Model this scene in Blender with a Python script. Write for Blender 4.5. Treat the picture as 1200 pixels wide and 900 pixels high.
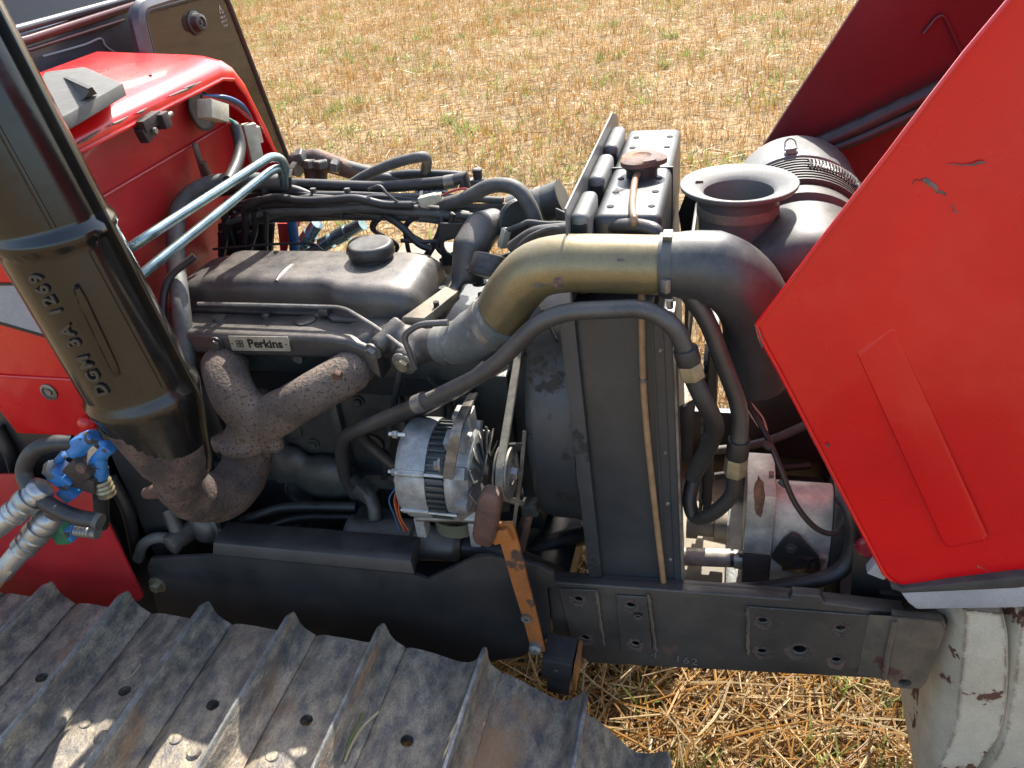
import bpy, bmesh, math, random
import numpy as np
from mathutils import Vector, Matrix
random.seed(7); RNG = np.random.default_rng(11)
R = math.radians
for o in list(bpy.data.objects): bpy.data.objects.remove(o)
scene = bpy.context.scene
COL = scene.collection

# ---------------------------------------------------------------- camera
F = 965.0                                  # focal length in pixels of a 1200 px wide frame
Yc = Vector((.2315, -.532, .815)).normalized()
Xc = Vector((.971, .040, -.236)); Xc = (Xc - Yc * Xc.dot(Yc)).normalized()
Zc = Xc.cross(Yc)
CAM = Vector((.755, -1.29, 1.79))
cd = bpy.data.cameras.new('camera'); cam = bpy.data.objects.new('camera', cd); COL.objects.link(cam)
cd.sensor_width = 36; cd.lens = F / 1200 * 36; cd.clip_start = .02; cd.clip_end = 500
right = Vector((Xc[0], Yc[0], Zc[0])); down = Vector((Xc[1], Yc[1], Zc[1])); fwd = Vector((Xc[2], Yc[2], Zc[2]))
m = Matrix.Identity(4)
for i in range(3):
    m[i][0] = right[i]; m[i][1] = -down[i]; m[i][2] = -fwd[i]; m[i][3] = CAM[i]
cam.matrix_world = m
scene.camera = cam

# ---------------------------------------------------------------- sky, sun, exposure
SUN = Vector((.07, .93, 1.0)).normalized()       # direction towards the sun
elev = math.asin(SUN.z); azim = math.atan2(SUN.x, SUN.y)
w = bpy.data.worlds.new('World'); scene.world = w; w.use_nodes = True
nt = w.node_tree; nt.nodes.clear()
sky = nt.nodes.new('ShaderNodeTexSky'); sky.sky_type = 'NISHITA'; sky.sun_disc = False
sky.sun_elevation = elev; sky.sun_rotation = azim
sky.air_density = 1.0; sky.dust_density = 2.2; sky.ozone_density = 1.0
bg = nt.nodes.new('ShaderNodeBackground'); bg.inputs[1].default_value = .15
wo = nt.nodes.new('ShaderNodeOutputWorld')
nt.links.new(sky.outputs[0], bg.inputs[0]); nt.links.new(bg.outputs[0], wo.inputs[0])
sd = bpy.data.lights.new('sun', 'SUN'); sd.energy = 4.0; sd.angle = R(.55); sd.color = (1, .955, .88)
sun = bpy.data.objects.new('sun', sd); COL.objects.link(sun)
sun.rotation_euler = SUN.to_track_quat('Z', 'Y').to_euler()
scene.render.engine = 'CYCLES'
vs = scene.view_settings
vs.view_transform = 'Standard'; vs.look = 'None'; vs.gamma = 1; vs.use_curve_mapping = False
vs.exposure = 1.5

# ---------------------------------------------------------------- helpers
def ray(px, py):
    a, b = (px - 600) / F, (py - 450) / F
    return right * a + down * b + fwd
def P(px, py, y):                               # point seen at a pixel on the upright plane y
    r = ray(px, py); return CAM + r * ((y - CAM.y) / r.y)
def Q(px, py, z):                               # ... on the level plane z
    r = ray(px, py); return CAM + r * ((z - CAM.z) / r.z)
def XP(px, py, x):                              # ... on the cross plane x
    r = ray(px, py); return CAM + r * ((x - CAM.x) / r.x)
V = Vector

def spline(pts, n=8):
    pts = [V(p) for p in pts]
    if len(pts) < 3: return pts
    out = []
    ext = [pts[0] * 2 - pts[1]] + pts + [pts[-1] * 2 - pts[-2]]
    for i in range(1, len(ext) - 2):
        p0, p1, p2, p3 = ext[i - 1:i + 3]
        for k in range(n):
            t = k / n
            out.append(.5 * ((2 * p1) + (p2 - p0) * t + (2 * p0 - 5 * p1 + 4 * p2 - p3) * t * t + (3 * p1 - p0 - 3 * p2 + p3) * t ** 3))
    out.append(pts[-1]); return out
def fillet(pts, rad, n=6):
    pts = [V(p) for p in pts]; out = [pts[0]]
    for a, b, c in zip(pts, pts[1:], pts[2:]):
        d1, d2 = (a - b), (c - b)
        k = min(rad, d1.length * .48, d2.length * .48)
        s, e = b + d1.normalized() * k, b + d2.normalized() * k
        for i in range(n + 1):
            t = i / n; out.append(s * (1 - t) ** 2 + b * 2 * t * (1 - t) + e * t * t)
    out.append(pts[-1]); return out
def frame(ax):
    ax = V(ax).normalized(); u = ax.orthogonal().normalized()
    if abs(ax.z) < .9: u = (V((0, 0, 1)) - ax * ax.z).normalized()
    return ax, u, ax.cross(u)

class MB:
    def __init__(s): s.v = []; s.f = []
    def add(s, v, f):
        b = len(s.v); s.v += [tuple(p) for p in v]; s.f += [tuple(b + i for i in q) for q in f]; return s
    def box(s, x0, x1, y0, y1, z0, z1):
        return s.add([(x, y, z) for z in (z0, z1) for y in (y0, y1) for x in (x0, x1)],
                     [(0, 2, 3, 1), (4, 5, 7, 6), (0, 1, 5, 4), (1, 3, 7, 5), (3, 2, 6, 7), (2, 0, 4, 6)])
    def obox(s, c, ax, hx, hy, hz, up=None):
        ax = V(ax).normalized()
        up = V(up) if up is not None else frame(ax)[1]
        sd = up.cross(ax).normalized(); up = ax.cross(sd).normalized(); c = V(c)
        return s.add([c + ax * (i * hx) + sd * (j * hy) + up * (k * hz) for k in (-1, 1) for j in (-1, 1) for i in (-1, 1)],
                     [(0, 2, 3, 1), (4, 5, 7, 6), (0, 1, 5, 4), (1, 3, 7, 5), (3, 2, 6, 7), (2, 0, 4, 6)])
    def rings(s, rs, closed=True, cap=True):
        b = len(s.v); n = len(rs[0])
        for r in rs: s.v += [tuple(p) for p in r]
        for i in range(len(rs) - 1):
            for j in range(n if closed else n - 1):
                k = (j + 1) % n
                s.f.append((b + i * n + j, b + i * n + k, b + (i + 1) * n + k, b + (i + 1) * n + j))
        if cap:
            s.f.append(tuple(b + j for j in range(n))[::-1]); s.f.append(tuple(b + (len(rs) - 1) * n + j for j in range(n)))
        return s
    def tube(s, pts, r, n=12, cap=True, flat=1.0, up=None):
        pts = [V(p) for p in pts]; rs = []
        t0 = (pts[1] - pts[0]).normalized()
        u = frame(t0)[1] if up is None else (V(up) - t0 * V(up).dot(t0)).normalized()
        for i, p in enumerate(pts):
            a = pts[max(i - 1, 0)]; c = pts[min(i + 1, len(pts) - 1)]
            t = (c - a).normalized(); u = (u - t * u.dot(t)).normalized(); w_ = t.cross(u)
            rr = r[i] if isinstance(r, (list, tuple)) else r
            rs.append([p + (u * math.cos(k * 2 * math.pi / n) + w_ * (math.sin(k * 2 * math.pi / n) * flat)) * rr for k in range(n)])
        return s.rings(rs, True, cap)
    def strip(s, pts, wid, th, up):                       # flat bar along a path: wid along up, th across
        pts = [V(p) for p in pts]; rs = []
        for i, p in enumerate(pts):
            t = (pts[min(i + 1, len(pts) - 1)] - pts[max(i - 1, 0)]).normalized()
            q = wid[i] if isinstance(wid, (list, tuple)) else wid
            u = (V(up) - t * V(up).dot(t)).normalized(); w_ = t.cross(u)
            rs.append([p + u * (q / 2) + w_ * (th / 2), p - u * (q / 2) + w_ * (th / 2), p - u * (q / 2) - w_ * (th / 2), p + u * (q / 2) - w_ * (th / 2)])
        return s.rings(rs)
    def lathe(s, c, ax, prof, n=32, cap=True):
        ax, u, w_ = frame(ax); c = V(c)
        return s.rings([[c + ax * d + (u * math.cos(k * 2 * math.pi / n) + w_ * math.sin(k * 2 * math.pi / n)) * max(r, 1e-4) for k in range(n)] for d, r in prof], True, cap)
    def hexn(s, c, ax, r, l, washer=0):
        s.lathe(c, ax, [(0, r), (l * .85, r), (l, r * .86)], 6)
        if washer: s.lathe(c, ax, [(-.001, r * washer), (.0025, r * washer)], 20)
        return s
    def prism(s, pts, off):
        pts = [V(p) for p in pts]; off = V(off); n = len(pts)
        b = len(s.v); s.v += [tuple(p) for p in pts] + [tuple(p + off) for p in pts]
        s.f.append(tuple(b + i for i in range(n))); s.f.append(tuple(b + n + i for i in range(n))[::-1])
        for i in range(n):
            k = (i + 1) % n; s.f.append((b + k, b + i, b + n + i, b + n + k))
        return s
    def ball(s, c, rx, ry=None, rz=None, n=16, m_=10):
        ry = ry or rx; rz = rz or rx; c = V(c); rs = []
        for i in range(m_ + 1):
            a = -math.pi / 2 + math.pi * i / m_
            q = max(math.cos(a), .02)
            rs.append([c + V((rx * q * math.cos(k * 2 * math.pi / n), ry * q * math.sin(k * 2 * math.pi / n), rz * math.sin(a))) for k in range(n)])
        return s.rings(rs)
    def holed(s, outline, holes, off):                     # plate in the XZ plane with round holes; holes = (x, z, r)
        y0 = outline[0][1]; bm = bmesh.new()
        def loop(ps):
            vs_ = [bm.verts.new(p) for p in ps]
            return [bm.edges.new((vs_[i], vs_[(i + 1) % len(vs_)])) for i in range(len(vs_))]
        loops = [[V((p[0], y0, p[2])) for p in outline]]
        for x, z, r in holes:
            loops.append([V((x + r * math.cos(k * math.pi / 8), y0, z + r * math.sin(k * math.pi / 8))) for k in range(16)])
        ed = []
        for l in loops: ed += loop(l)
        bmesh.ops.triangle_fill(bm, use_beauty=True, use_dissolve=False, edges=ed, normal=(0, 1, 0))
        bm.verts.index_update(); bm.verts.ensure_lookup_table()
        fs = [[v.index for v in f.verts] for f in bm.faces]; vs_ = [v.co.copy() for v in bm.verts]; bm.free()
        off = V(off); n = len(vs_); b = len(s.v)
        s.v += [tuple(p) for p in vs_] + [tuple(p + off) for p in vs_]
        s.f += [tuple(b + i for i in q) for q in fs] + [tuple(b + n + i for i in q)[::-1] for q in fs]
        k0 = 0
        for l in loops:
            k = len(l)
            for i in range(k):
                j = (i + 1) % k; s.f.append((b + k0 + i, b + k0 + j, b + n + k0 + j, b + n + k0 + i))
            k0 += k
        return s
    def build(s, name, mat, parent=None, bevel=0, seg=2, ang=32, remesh=0, smooth=True, subd=0, relax=0):
        me = bpy.data.meshes.new(name); me.from_pydata(s.v, [], s.f); me.validate()
        bm = bmesh.new(); bm.from_mesh(me)
        bmesh.ops.recalc_face_normals(bm, faces=bm.faces)
        if bevel:
            es = [e for e in bm.edges if len(e.link_faces) == 2 and e.calc_face_angle(0) > R(ang)]
            bmesh.ops.bevel(bm, geom=es, offset=bevel, segments=seg, profile=.6, affect='EDGES', clamp_overlap=True)
        bm.to_mesh(me); bm.free()
        o = bpy.data.objects.new(name, me); COL.objects.link(o)
        if remesh or subd:
            if remesh:
                md = o.modifiers.new('r', 'REMESH'); md.mode = 'VOXEL'; md.voxel_size = remesh
                md = o.modifiers.new('s', 'SMOOTH'); md.factor = .5; md.iterations = relax or 4
            if subd:
                md = o.modifiers.new('d', 'SUBSURF'); md.levels = md.render_levels = subd
            dg = bpy.context.evaluated_depsgraph_get(); ev = o.evaluated_get(dg)
            nm = bpy.data.meshes.new_from_object(ev); o.modifiers.clear(); o.data = nm; bpy.data.meshes.remove(me); me = nm; me.name = name
        if mat:
            me.materials.clear()
            for q in (mat if isinstance(mat, list) else [mat]): me.materials.append(q)
        if smooth:
            me.shade_smooth()
            if not remesh: me.set_sharp_from_angle(angle=R(38))
        if parent: o.parent = parent
        return o

def tag(o, label=None, cat=None, group=None, kind=None):
    if label: o['label'] = label
    if cat: o['category'] = cat
    if group: o['group'] = group
    if kind: o['kind'] = kind
    return o
def empty(name, loc=(0, 0, 0)):
    o = bpy.data.objects.new(name, None); o.location = loc; o.empty_display_size = .1; COL.objects.link(o); return o
def text(name, body, size, mat, parent, origin, xdir, ydir, depth=.0008, bold=0, align='CENTER', shear=0, sp=1):
    c = bpy.data.curves.new(name, 'FONT'); c.body = body; c.size = size; c.extrude = depth; c.align_x = align; c.align_y = 'CENTER'
    c.offset = bold; c.shear = shear; c.resolution_u = 3; c.space_character = sp
    o = bpy.data.objects.new(name, c); COL.objects.link(o)
    dg = bpy.context.evaluated_depsgraph_get()
    me = bpy.data.meshes.new_from_object(o.evaluated_get(dg)); bpy.data.objects.remove(o); bpy.data.curves.remove(c)
    o = bpy.data.objects.new(name, me); COL.objects.link(o); me.materials.clear(); me.materials.append(mat); me.name = name
    x = V(xdir).normalized(); z = x.cross(V(ydir)).normalized(); y = z.cross(x)
    mt = Matrix.Identity(4)
    for i in range(3): mt[i][0] = x[i]; mt[i][1] = y[i]; mt[i][2] = z[i]; mt[i][3] = V(origin)[i]
    me.transform(mt); o.parent = parent
    return o

# ---------------------------------------------------------------- materials
def mat(name, c1, c2=None, scale=9, rough=.5, rvar=.15, metal=0, bump=0, bscale=90, dust=0, dustc=(.30, .25, .19), coat=0,
        spot=None, spot_s=30, spot_t=.62, spot_r=.8, spot_w=.04, detail=6, stretch=None, spec=.5, grain=.22, spot_d=8, grime=.25, bdist=.004, edge=None, edge_r=.006, cw=.10):
    m_ = bpy.data.materials.new(name); m_.use_nodes = True; t = m_.node_tree; N = t.nodes; L = t.links
    b = N['Principled BSDF']; g = N.new('ShaderNodeNewGeometry')
    src = g.outputs['Position']
    if stretch:
        mp = N.new('ShaderNodeMapping'); mp.inputs['Scale'].default_value = stretch; L.new(src, mp.inputs[0]); src = mp.outputs[0]
    def noise(sc, det=detail, rg=.6):
        n = N.new('ShaderNodeTexNoise'); n.inputs['Scale'].default_value = sc; n.inputs['Detail'].default_value = det
        n.inputs['Roughness'].default_value = rg; L.new(src, n.inputs['Vector']); return n.outputs['Fac']
    def ramp(f, a, b_):
        r_ = N.new('ShaderNodeMapRange'); r_.inputs[1].default_value = a; r_.inputs[2].default_value = b_; L.new(f, r_.inputs[0]); return r_.outputs[0]
    def mix(f, A, B):
        x = N.new('ShaderNodeMix'); x.data_type = 'RGBA'
        if isinstance(f, (int, float)): x.inputs[0].default_value = f
        else: L.new(f, x.inputs[0])
        for i, q in ((6, A), (7, B)):
            if isinstance(q, tuple): x.inputs[i].default_value = (*q, 1)
            else: L.new(q, x.inputs[i])
        return x.outputs[2]
    def math_(op, A, B):
        x = N.new('ShaderNodeMath'); x.operation = op
        for i, q in ((0, A), (1, B)):
            if isinstance(q, (int, float)): x.inputs[i].default_value = q
            else: L.new(q, x.inputs[i])
        return x.outputs[0]
    nf = noise(scale)
    c2 = c2 or tuple(v * .7 for v in c1)
    col = mix(ramp(nf, .5 - cw, .5 + cw), c1, c2)
    # fine grain and broad grime: value varies around the paint's own colour
    gv = math_('MULTIPLY', math_('ADD', 1 - grain * .5, math_('MULTIPLY', ramp(noise(420, 2, .5), .3, .7), grain)),
               math_('ADD', 1 - grime, math_('MULTIPLY', ramp(noise(scale * .45 + 2.5, 9, .72), .34, .60), grime)))
    gx = N.new('ShaderNodeVectorMath'); gx.operation = 'SCALE'; L.new(col, gx.inputs[0]); L.new(gv, gx.inputs['Scale']); col = gx.outputs[0]
    rg = math_('ADD', rough - rvar / 2, math_('MULTIPLY', noise(scale * 3), rvar))
    met = metal
    if spot:
        sf = ramp(noise(spot_s, spot_d, .65), spot_t, spot_t + spot_w)
        col = mix(sf, col, spot)
        rr = N.new('ShaderNodeMix'); L.new(sf, rr.inputs[0]); L.new(rg, rr.inputs[2]); rr.inputs[3].default_value = spot_r; rg = rr.outputs[0]
        if metal: met = math_('MULTIPLY', metal, math_('SUBTRACT', 1, sf))
    if edge:                                     # paint worn or rusted along sharp edges
        bv = N.new('ShaderNodeBevel'); bv.samples = 4; bv.inputs[0].default_value = edge_r
        dt = N.new('ShaderNodeVectorMath'); dt.operation = 'DOT_PRODUCT'; L.new(bv.outputs[0], dt.inputs[0]); L.new(g.outputs['Normal'], dt.inputs[1])
        ef = math_('MULTIPLY', ramp(math_('SUBTRACT', 1, dt.outputs['Value']), .01, .08), ramp(noise(38, 6, .7), .44, .54))
        col = mix(ef, col, edge)
    if dust:
        sx = N.new('ShaderNodeSeparateXYZ'); L.new(g.outputs['Normal'], sx.inputs[0])
        df = math_('MULTIPLY', ramp(sx.outputs[2], -.2, .9), math_('MULTIPLY', ramp(noise(scale * 1.7, 9, .75), .36, .66), dust))
        col = mix(df, col, dustc)
        rr = N.new('ShaderNodeMix'); L.new(df, rr.inputs[0]); L.new(rg, rr.inputs[2]); rr.inputs[3].default_value = .9; rg = rr.outputs[0]
    L.new(col, b.inputs['Base Color']); L.new(rg, b.inputs['Roughness'])
    if isinstance(met, (int, float)): b.inputs['Metallic'].default_value = met
    else: L.new(met, b.inputs['Metallic'])
    b.inputs['Coat Weight'].default_value = coat; b.inputs['Coat Roughness'].default_value = .06
    b.inputs['Specular IOR Level'].default_value = spec
    if bump:
        bp = N.new('ShaderNodeBump'); bp.inputs['Strength'].default_value = bump; bp.inputs['Distance'].default_value = bdist
        L.new(noise(bscale, 5, .6), bp.inputs['Height']); L.new(bp.outputs[0], b.inputs['Normal'])
    return m_

M = {}
M['gun'] = mat('gunmetal_paint', (.085, .080, .076), (.060, .056, .054), 6, .36, .22, .3, .16, 380, .45, (.26, .22, .17), grime=.4)
M['block'] = mat('block_paint', (.042, .046, .044), (.066, .068, .063), 10, .42, .25, .1, .2, 150, .2, (.14, .12, .09), grime=.55)
M['black'] = mat('black_paint', (.020, .020, .021), (.036, .033, .031), 6, .36, .2, 0, .04, 200, .22, (.16, .13, .10), grime=.4)
M['rail'] = mat('rail_paint', (.046, .043, .039), (.074, .064, .052), 5, .42, .2, .1, .05, 160, .15, (.16, .13, .1), spot=(.13, .06, .036), spot_s=7, spot_t=.60, spot_w=.10, grime=.5, edge=(.10, .085, .07), edge_r=.004)  # edge tone: worn paint that also paints in the top edge's sheen
M['rail_tan'] = mat('rail_bracket_paint', (.15, .115, .078), (.085, .068, .052), 12, .6, .2, .1, .1, 160, .2, spot=(.075, .026, .018), spot_s=7, spot_t=.58)
M['rust_cast'] = mat('rusty_cast_iron', (.215, .155, .115), (.105, .080, .066), 11, .85, .1, .05, .9, 190, .15, spot=(.05, .032, .026), spot_s=190, spot_t=.58, spot_w=.03, spot_d=1.5, grime=.5, cw=.13)
M['rust_pipe'] = mat('rust_brown', (.17, .085, .055), (.085, .055, .046), 14, .7, .2, .1, .35, 160, .1, spot=(.27, .13, .06), spot_s=16, spot_t=.54, spot_w=.12, grime=.4)
M['rust_dark'] = mat('dark_rust', (.125, .082, .063), (.062, .046, .042), 22, .75, .2, .1, .9, 190, .1, spot=(.022, .016, .014), spot_s=170, spot_t=.60, spot_w=.04, spot_d=1.5, grime=.5)
M['stack'] = mat('stack_black_enamel', (.005, .005, .005), (.010, .009, .008), 6, .16, .2, 0, .04, 90, .05, spot=(.020, .016, .011), spot_s=7, spot_t=.53, spot_w=.2, spot_r=.40, coat=.1, spec=.48)
M['letter'] = mat('lightened_letters', (.055, .048, .04), (.04, .035, .03), 60, .4, .15, .1)  # lighter tone paints in the highlights on the raised letters
M['rubber'] = mat('rubber', (.018, .017, .017), (.028, .027, .025), 20, .45, .25, 0, .05, 250, .22, (.17, .145, .12))
M['rubber_grey'] = mat('dusty_rubber', (.055, .055, .052), (.085, .082, .075), 25, .6, .2, 0, .12, 220, .4, (.26, .24, .20))
M['rubber_boot'] = mat('intake_rubber', (.03, .032, .036), (.045, .045, .045), 8, .40, .2, 0, .05, 140, .36, (.30, .28, .21))
M['rubber_dusty'] = mat('powdery_rubber', (.13, .135, .125), (.085, .09, .09), 14, .6, .2, 0, .08, 140, .5, (.36, .33, .26), spot=(.24, .23, .2), spot_s=26, spot_t=.58, spot_w=.1)
M['plastic'] = mat('black_plastic', (.018, .018, .018), (.026, .025, .024), 12, .42, .2, 0, .08, 400, .4, (.28, .25, .2))
M['cleaner'] = mat('cleaner_plastic', (.022, .022, .021), (.03, .03, .029), 8, .5, .15, 0, .04, 300, .24, (.36, .33, .26))
M['steel'] = mat('zinc_steel', (.46, .47, .46), (.32, .33, .33), 50, .36, .15, .8, .05, 300, .2, spot=(.16, .13, .10), spot_s=50, spot_t=.66)
M['steel_dull'] = mat('dull_steel', (.26, .25, .23), (.15, .14, .125), 30, .42, .2, .65, .1, 300, .3)
M['teal_pipe'] = mat('plated_pipe', (.30, .42, .43), (.20, .28, .29), 20, .25, .12, .8, .02, 300, .2, (.4, .38, .33))
M['alu'] = mat('cast_aluminium', (.36, .37, .365), (.26, .265, .26), 40, .42, .2, .4, .12, 500, .25, (.4, .36, .28), grime=.35)
M['alu_pump'] = mat('pump_aluminium', (.55, .52, .43), (.38, .36, .31), 30, .45, .2, .25, .1, 300, .3, (.6, .53, .4), grime=.35)
M['bowl'] = mat('dusty_bowl_plastic', (.13, .13, .12), (.10, .10, .094), 8, .5, .15, 0, .04, 300, .4, (.36, .34, .27))
M['brass'] = mat('yellow_passivated_steel', (.30, .235, .115), (.20, .165, .09), 5, .36, .14, .5, .04, 150, .3, (.30, .27, .20), spot=(.12, .08, .045), spot_s=14, spot_t=.67, spot_w=.05, grime=.35)
M['nut'] = mat('yellow_zinc_nut', (.36, .30, .18), (.26, .22, .15), 60, .4, .15, .6, .1, 300, .2)
M['tan'] = mat('tan_tube', (.34, .20, .10), (.25, .15, .07), 40, .45, .15, 0, .05, 300, .2)
M['red'] = mat('red_gloss_paint', (.66, .003, .006), (.58, .003, .006), 3, .28, .12, 0, .010, 40, .02, (.42, .12, .07), coat=.3, spot=(.66, .030, .020), spot_s=2.6, spot_t=.54, spot_w=.25, spot_r=.45, spec=.4, grain=.06, grime=.08)  # pale smears paint soft reflections and haze into the red
M['red_deep'] = mat('red_inner_and_shaded', (.46, .010, .014), (.38, .010, .014), 4, .45, .1, 0, .03, 100, .12, (.34, .14, .09), coat=.1, grime=.3)  # inner red, also the shade painted into the lower side panel
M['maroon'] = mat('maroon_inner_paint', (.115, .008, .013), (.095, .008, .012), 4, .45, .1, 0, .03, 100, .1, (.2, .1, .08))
M['chip'] = mat('paint_chip', (.20, .13, .10), (.09, .06, .05), 90, .7, .1)
M['grey_stripe'] = mat('grey_decal', (.33, .34, .36), (.29, .30, .32), 8, .45)
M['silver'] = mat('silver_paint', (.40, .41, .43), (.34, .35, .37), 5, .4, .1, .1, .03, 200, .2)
M['strip'] = mat('black_trim', (.03, .03, .031), (.045, .043, .041), 15, .6, .1, 0, .05, 200, .2)
M['white'] = mat('chipped_white_paint', (.54, .49, .38), (.46, .40, .29), 7, .45, .15, 0, .10, 60, .3, (.36, .27, .15), spot=(.10, .036, .02), spot_s=13, spot_t=.60, spot_w=.02, grime=.28, edge=(.10, .036, .02), edge_r=.010)
M['cream'] = mat('cream_plastic', (.55, .51, .38), (.46, .42, .30), 40, .5, .1)
M['blue'] = mat('chipped_blue_paint', (.03, .20, .50), (.03, .15, .40), 30, .4, .15, 0, .15, 120, .1, spot=(.045, .035, .03), spot_s=34, spot_t=.57, spot_w=.02)
M['brown'] = mat('brown_valve_iron', (.05, .033, .027), (.035, .025, .022), 30, .65, .15, .1, .2, 200, .3, (.18, .14, .1))
M['orange'] = mat('orange_chipped_lever', (.34, .11, .02), (.24, .08, .02), 12, .5, .2, 0, .15, 140, .15, spot=(.055, .028, .016), spot_s=16, spot_t=.575, spot_w=.05, grime=.35)
M['pad'] = mat('rusty_pad', (.14, .06, .040), (.085, .045, .035), 20, .6, .2, .1, .3, 130, .3, (.27, .18, .13), grime=.4)
M['shoe'] = mat('worn_track_steel', (.135, .128, .12), (.36, .30, .21), 55, .5, .35, .15, .8, 150, .3, (.42, .32, .20), spot=(.30, .16, .075), spot_s=9, spot_t=.55, spot_w=.14, grime=.45, grain=.6, bdist=.004, stretch=(1, .5, 1), cw=.11, detail=9)
M['shoe_edge'] = mat('bright_worn_edge', (.36, .36, .34), (.22, .21, .18), 30, .4, .2, .5, .6, 90, .1, grime=.4)
M['dark'] = mat('flat_black', (.010, .010, .010), (.016, .015, .014), 12, .8, .1)
M['cabpaint'] = mat('cab_grey_paint', (.045, .045, .056), (.06, .058, .068), 6, .35, .15, 0, .03, 100, .25, (.22, .2, .19), coat=.3)
M['cabred'] = mat('cab_maroon_edge', (.11, .02, .02), (.08, .02, .022), 8, .45, .15)
M['seal'] = mat('rubber_seal', (.02, .02, .021), None, 10, .5)
M['vent'] = mat('grained_vent_plastic', (.095, .095, .09), (.075, .075, .07), 30, .7, .1, 0, .4, 700, .35, (.22, .21, .18))
M['plate'] = mat('name_plate', (.50, .47, .38), (.40, .37, .29), 40, .35, .15, .4)
M['ink'] = mat('black_ink', (.012, .012, .012), None, 10, .5)
M['chalk'] = mat('faint_chalk', (.15, .14, .125), None, 60, .9)
M['mark'] = mat('etched_mark', (.5, .49, .46), None, 60, .8)
M['wire_red'] = mat('red_wire', (.35, .02, .03), None, 30, .4)
M['wire_blue'] = mat('blue_wire', (.04, .13, .3), None, 30, .4)
M['wire_green'] = mat('green_wire', (.03, .2, .1), None, 30, .4)
M['wire_orange'] = mat('orange_wire', (.4, .15, .04), None, 30, .4)
M['core'] = mat('radiator_core', (.02, .02, .02), (.03, .03, .03), 80, .6)
M['radpaint'] = mat('radiator_paint', (.030, .034, .038), (.042, .044, .046), 5, .34, .2, 0, .04, 160, .2, (.17, .16, .145), grime=.4)
M['tank'] = mat('tank_paint', (.06, .063, .064), (.042, .045, .047), 7, .38, .2, .1, .05, 160, .2, (.22, .21, .185), spot=(.026, .026, .026), spot_s=24, spot_t=.60, spot_w=.06, grime=.4)
M['shield'] = mat('grey_shield_paint', (.16, .165, .16), (.12, .125, .125), 7, .4, .2, .1, .05, 160, .3, (.34, .32, .27), grime=.3)
M['cowl_fan'] = mat('fan_cowl_paint', (.040, .046, .053), (.030, .034, .038), 6, .4, .15, 0, .05, 160, .2, spot=(.012, .012, .012), spot_s=13, spot_t=.58)
M['belt'] = mat('worn_belt', (.22, .20, .155), (.16, .145, .115), 80, .75, .1)
M['tanmetal'] = mat('dusty_tan_metal', (.24, .20, .145), (.16, .135, .10), 15, .65, .15, .1, .1, 150, .5, (.40, .33, .23), grime=.4)
M['green_band'] = mat('olive_clamp', (.10, .105, .07), (.08, .08, .055), 30, .6, .1, .2)
M['maroon_lamp'] = mat('lamp_lens', (.25, .01, .03), None, 20, .3)
# tinted thin glass
def thin_glass(name, tint, gl=.12):
    m_ = bpy.data.materials.new(name); m_.use_nodes = True; t = m_.node_tree; t.nodes.clear()
    tr = t.nodes.new('ShaderNodeBsdfTransparent'); tr.inputs[0].default_value = (*tint, 1)
    gs = t.nodes.new('ShaderNodeBsdfGlossy'); gs.inputs['Roughness'].default_value = .03
    df = t.nodes.new('ShaderNodeBsdfDiffuse'); df.inputs[0].default_value = (.24, .18, .11, 1)
    fr = t.nodes.new('ShaderNodeFresnel'); fr.inputs[0].default_value = 1.5
    mx = t.nodes.new('ShaderNodeMixShader'); mx2 = t.nodes.new('ShaderNodeMixShader'); mx2.inputs[0].default_value = gl
    out = t.nodes.new('ShaderNodeOutputMaterial')
    t.links.new(tr.outputs[0], mx2.inputs[1]); t.links.new(df.outputs[0], mx2.inputs[2])
    t.links.new(fr.outputs[0], mx.inputs[0]); t.links.new(mx2.outputs[0], mx.inputs[1]); t.links.new(gs.outputs[0], mx.inputs[2])
    t.links.new(mx.outputs[0], out.inputs[0]); return m_
M['bronze'] = thin_glass('bronze_glass', (.24, .18, .115), .16)
M['clear'] = thin_glass('clear_glass', (.80, .82, .82), .05)

# ================================================================ GROUND AND FIELD
def ground_material():
    m_ = bpy.data.materials.new('stubble_soil'); m_.use_nodes = True; t = m_.node_tree; N = t.nodes; L = t.links
    b = N['Principled BSDF']; g = N.new('ShaderNodeNewGeometry')
    def noise(sc, det=8, rg=.65):
        n = N.new('ShaderNodeTexNoise'); n.inputs['Scale'].default_value = sc; n.inputs['Detail'].default_value = det
        n.inputs['Roughness'].default_value = rg; L.new(g.outputs['Position'], n.inputs['Vector']); return n.outputs['Fac']
    r1 = N.new('ShaderNodeValToRGB'); L.new(noise(14), r1.inputs[0])
    e = r1.color_ramp.elements; e[0].position = .34; e[0].color = (.13, .10, .075, 1); e[1].position = .62; e[1].color = (.40, .30, .17, 1)
    k = r1.color_ramp.elements.new(.48); k.color = (.27, .195, .11, 1)
    r2 = N.new('ShaderNodeValToRGB'); L.new(noise(1.1, 5), r2.inputs[0])
    e = r2.color_ramp.elements; e[0].position = .38; e[0].color = (.75, .74, .72, 1); e[1].position = .62; e[1].color = (1.1, 1.05, .98, 1)
    mx = N.new('ShaderNodeMix'); mx.data_type = 'RGBA'; mx.blend_type = 'MULTIPLY'; mx.inputs[0].default_value = 1
    L.new(r1.outputs[0], mx.inputs[6]); L.new(r2.outputs[0], mx.inputs[7])
    L.new(mx.outputs[2], b.inputs['Base Color']); b.inputs['Roughness'].default_value = .95; b.inputs['Specular IOR Level'].default_value = .1
    bp = N.new('ShaderNodeBump'); bp.inputs['Strength'].default_value = .9; bp.inputs['Distance'].default_value = .03
    L.new(noise(22, 8, .7), bp.inputs['Height']); L.new(bp.outputs[0], b.inputs['Normal'])
    return m_
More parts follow.
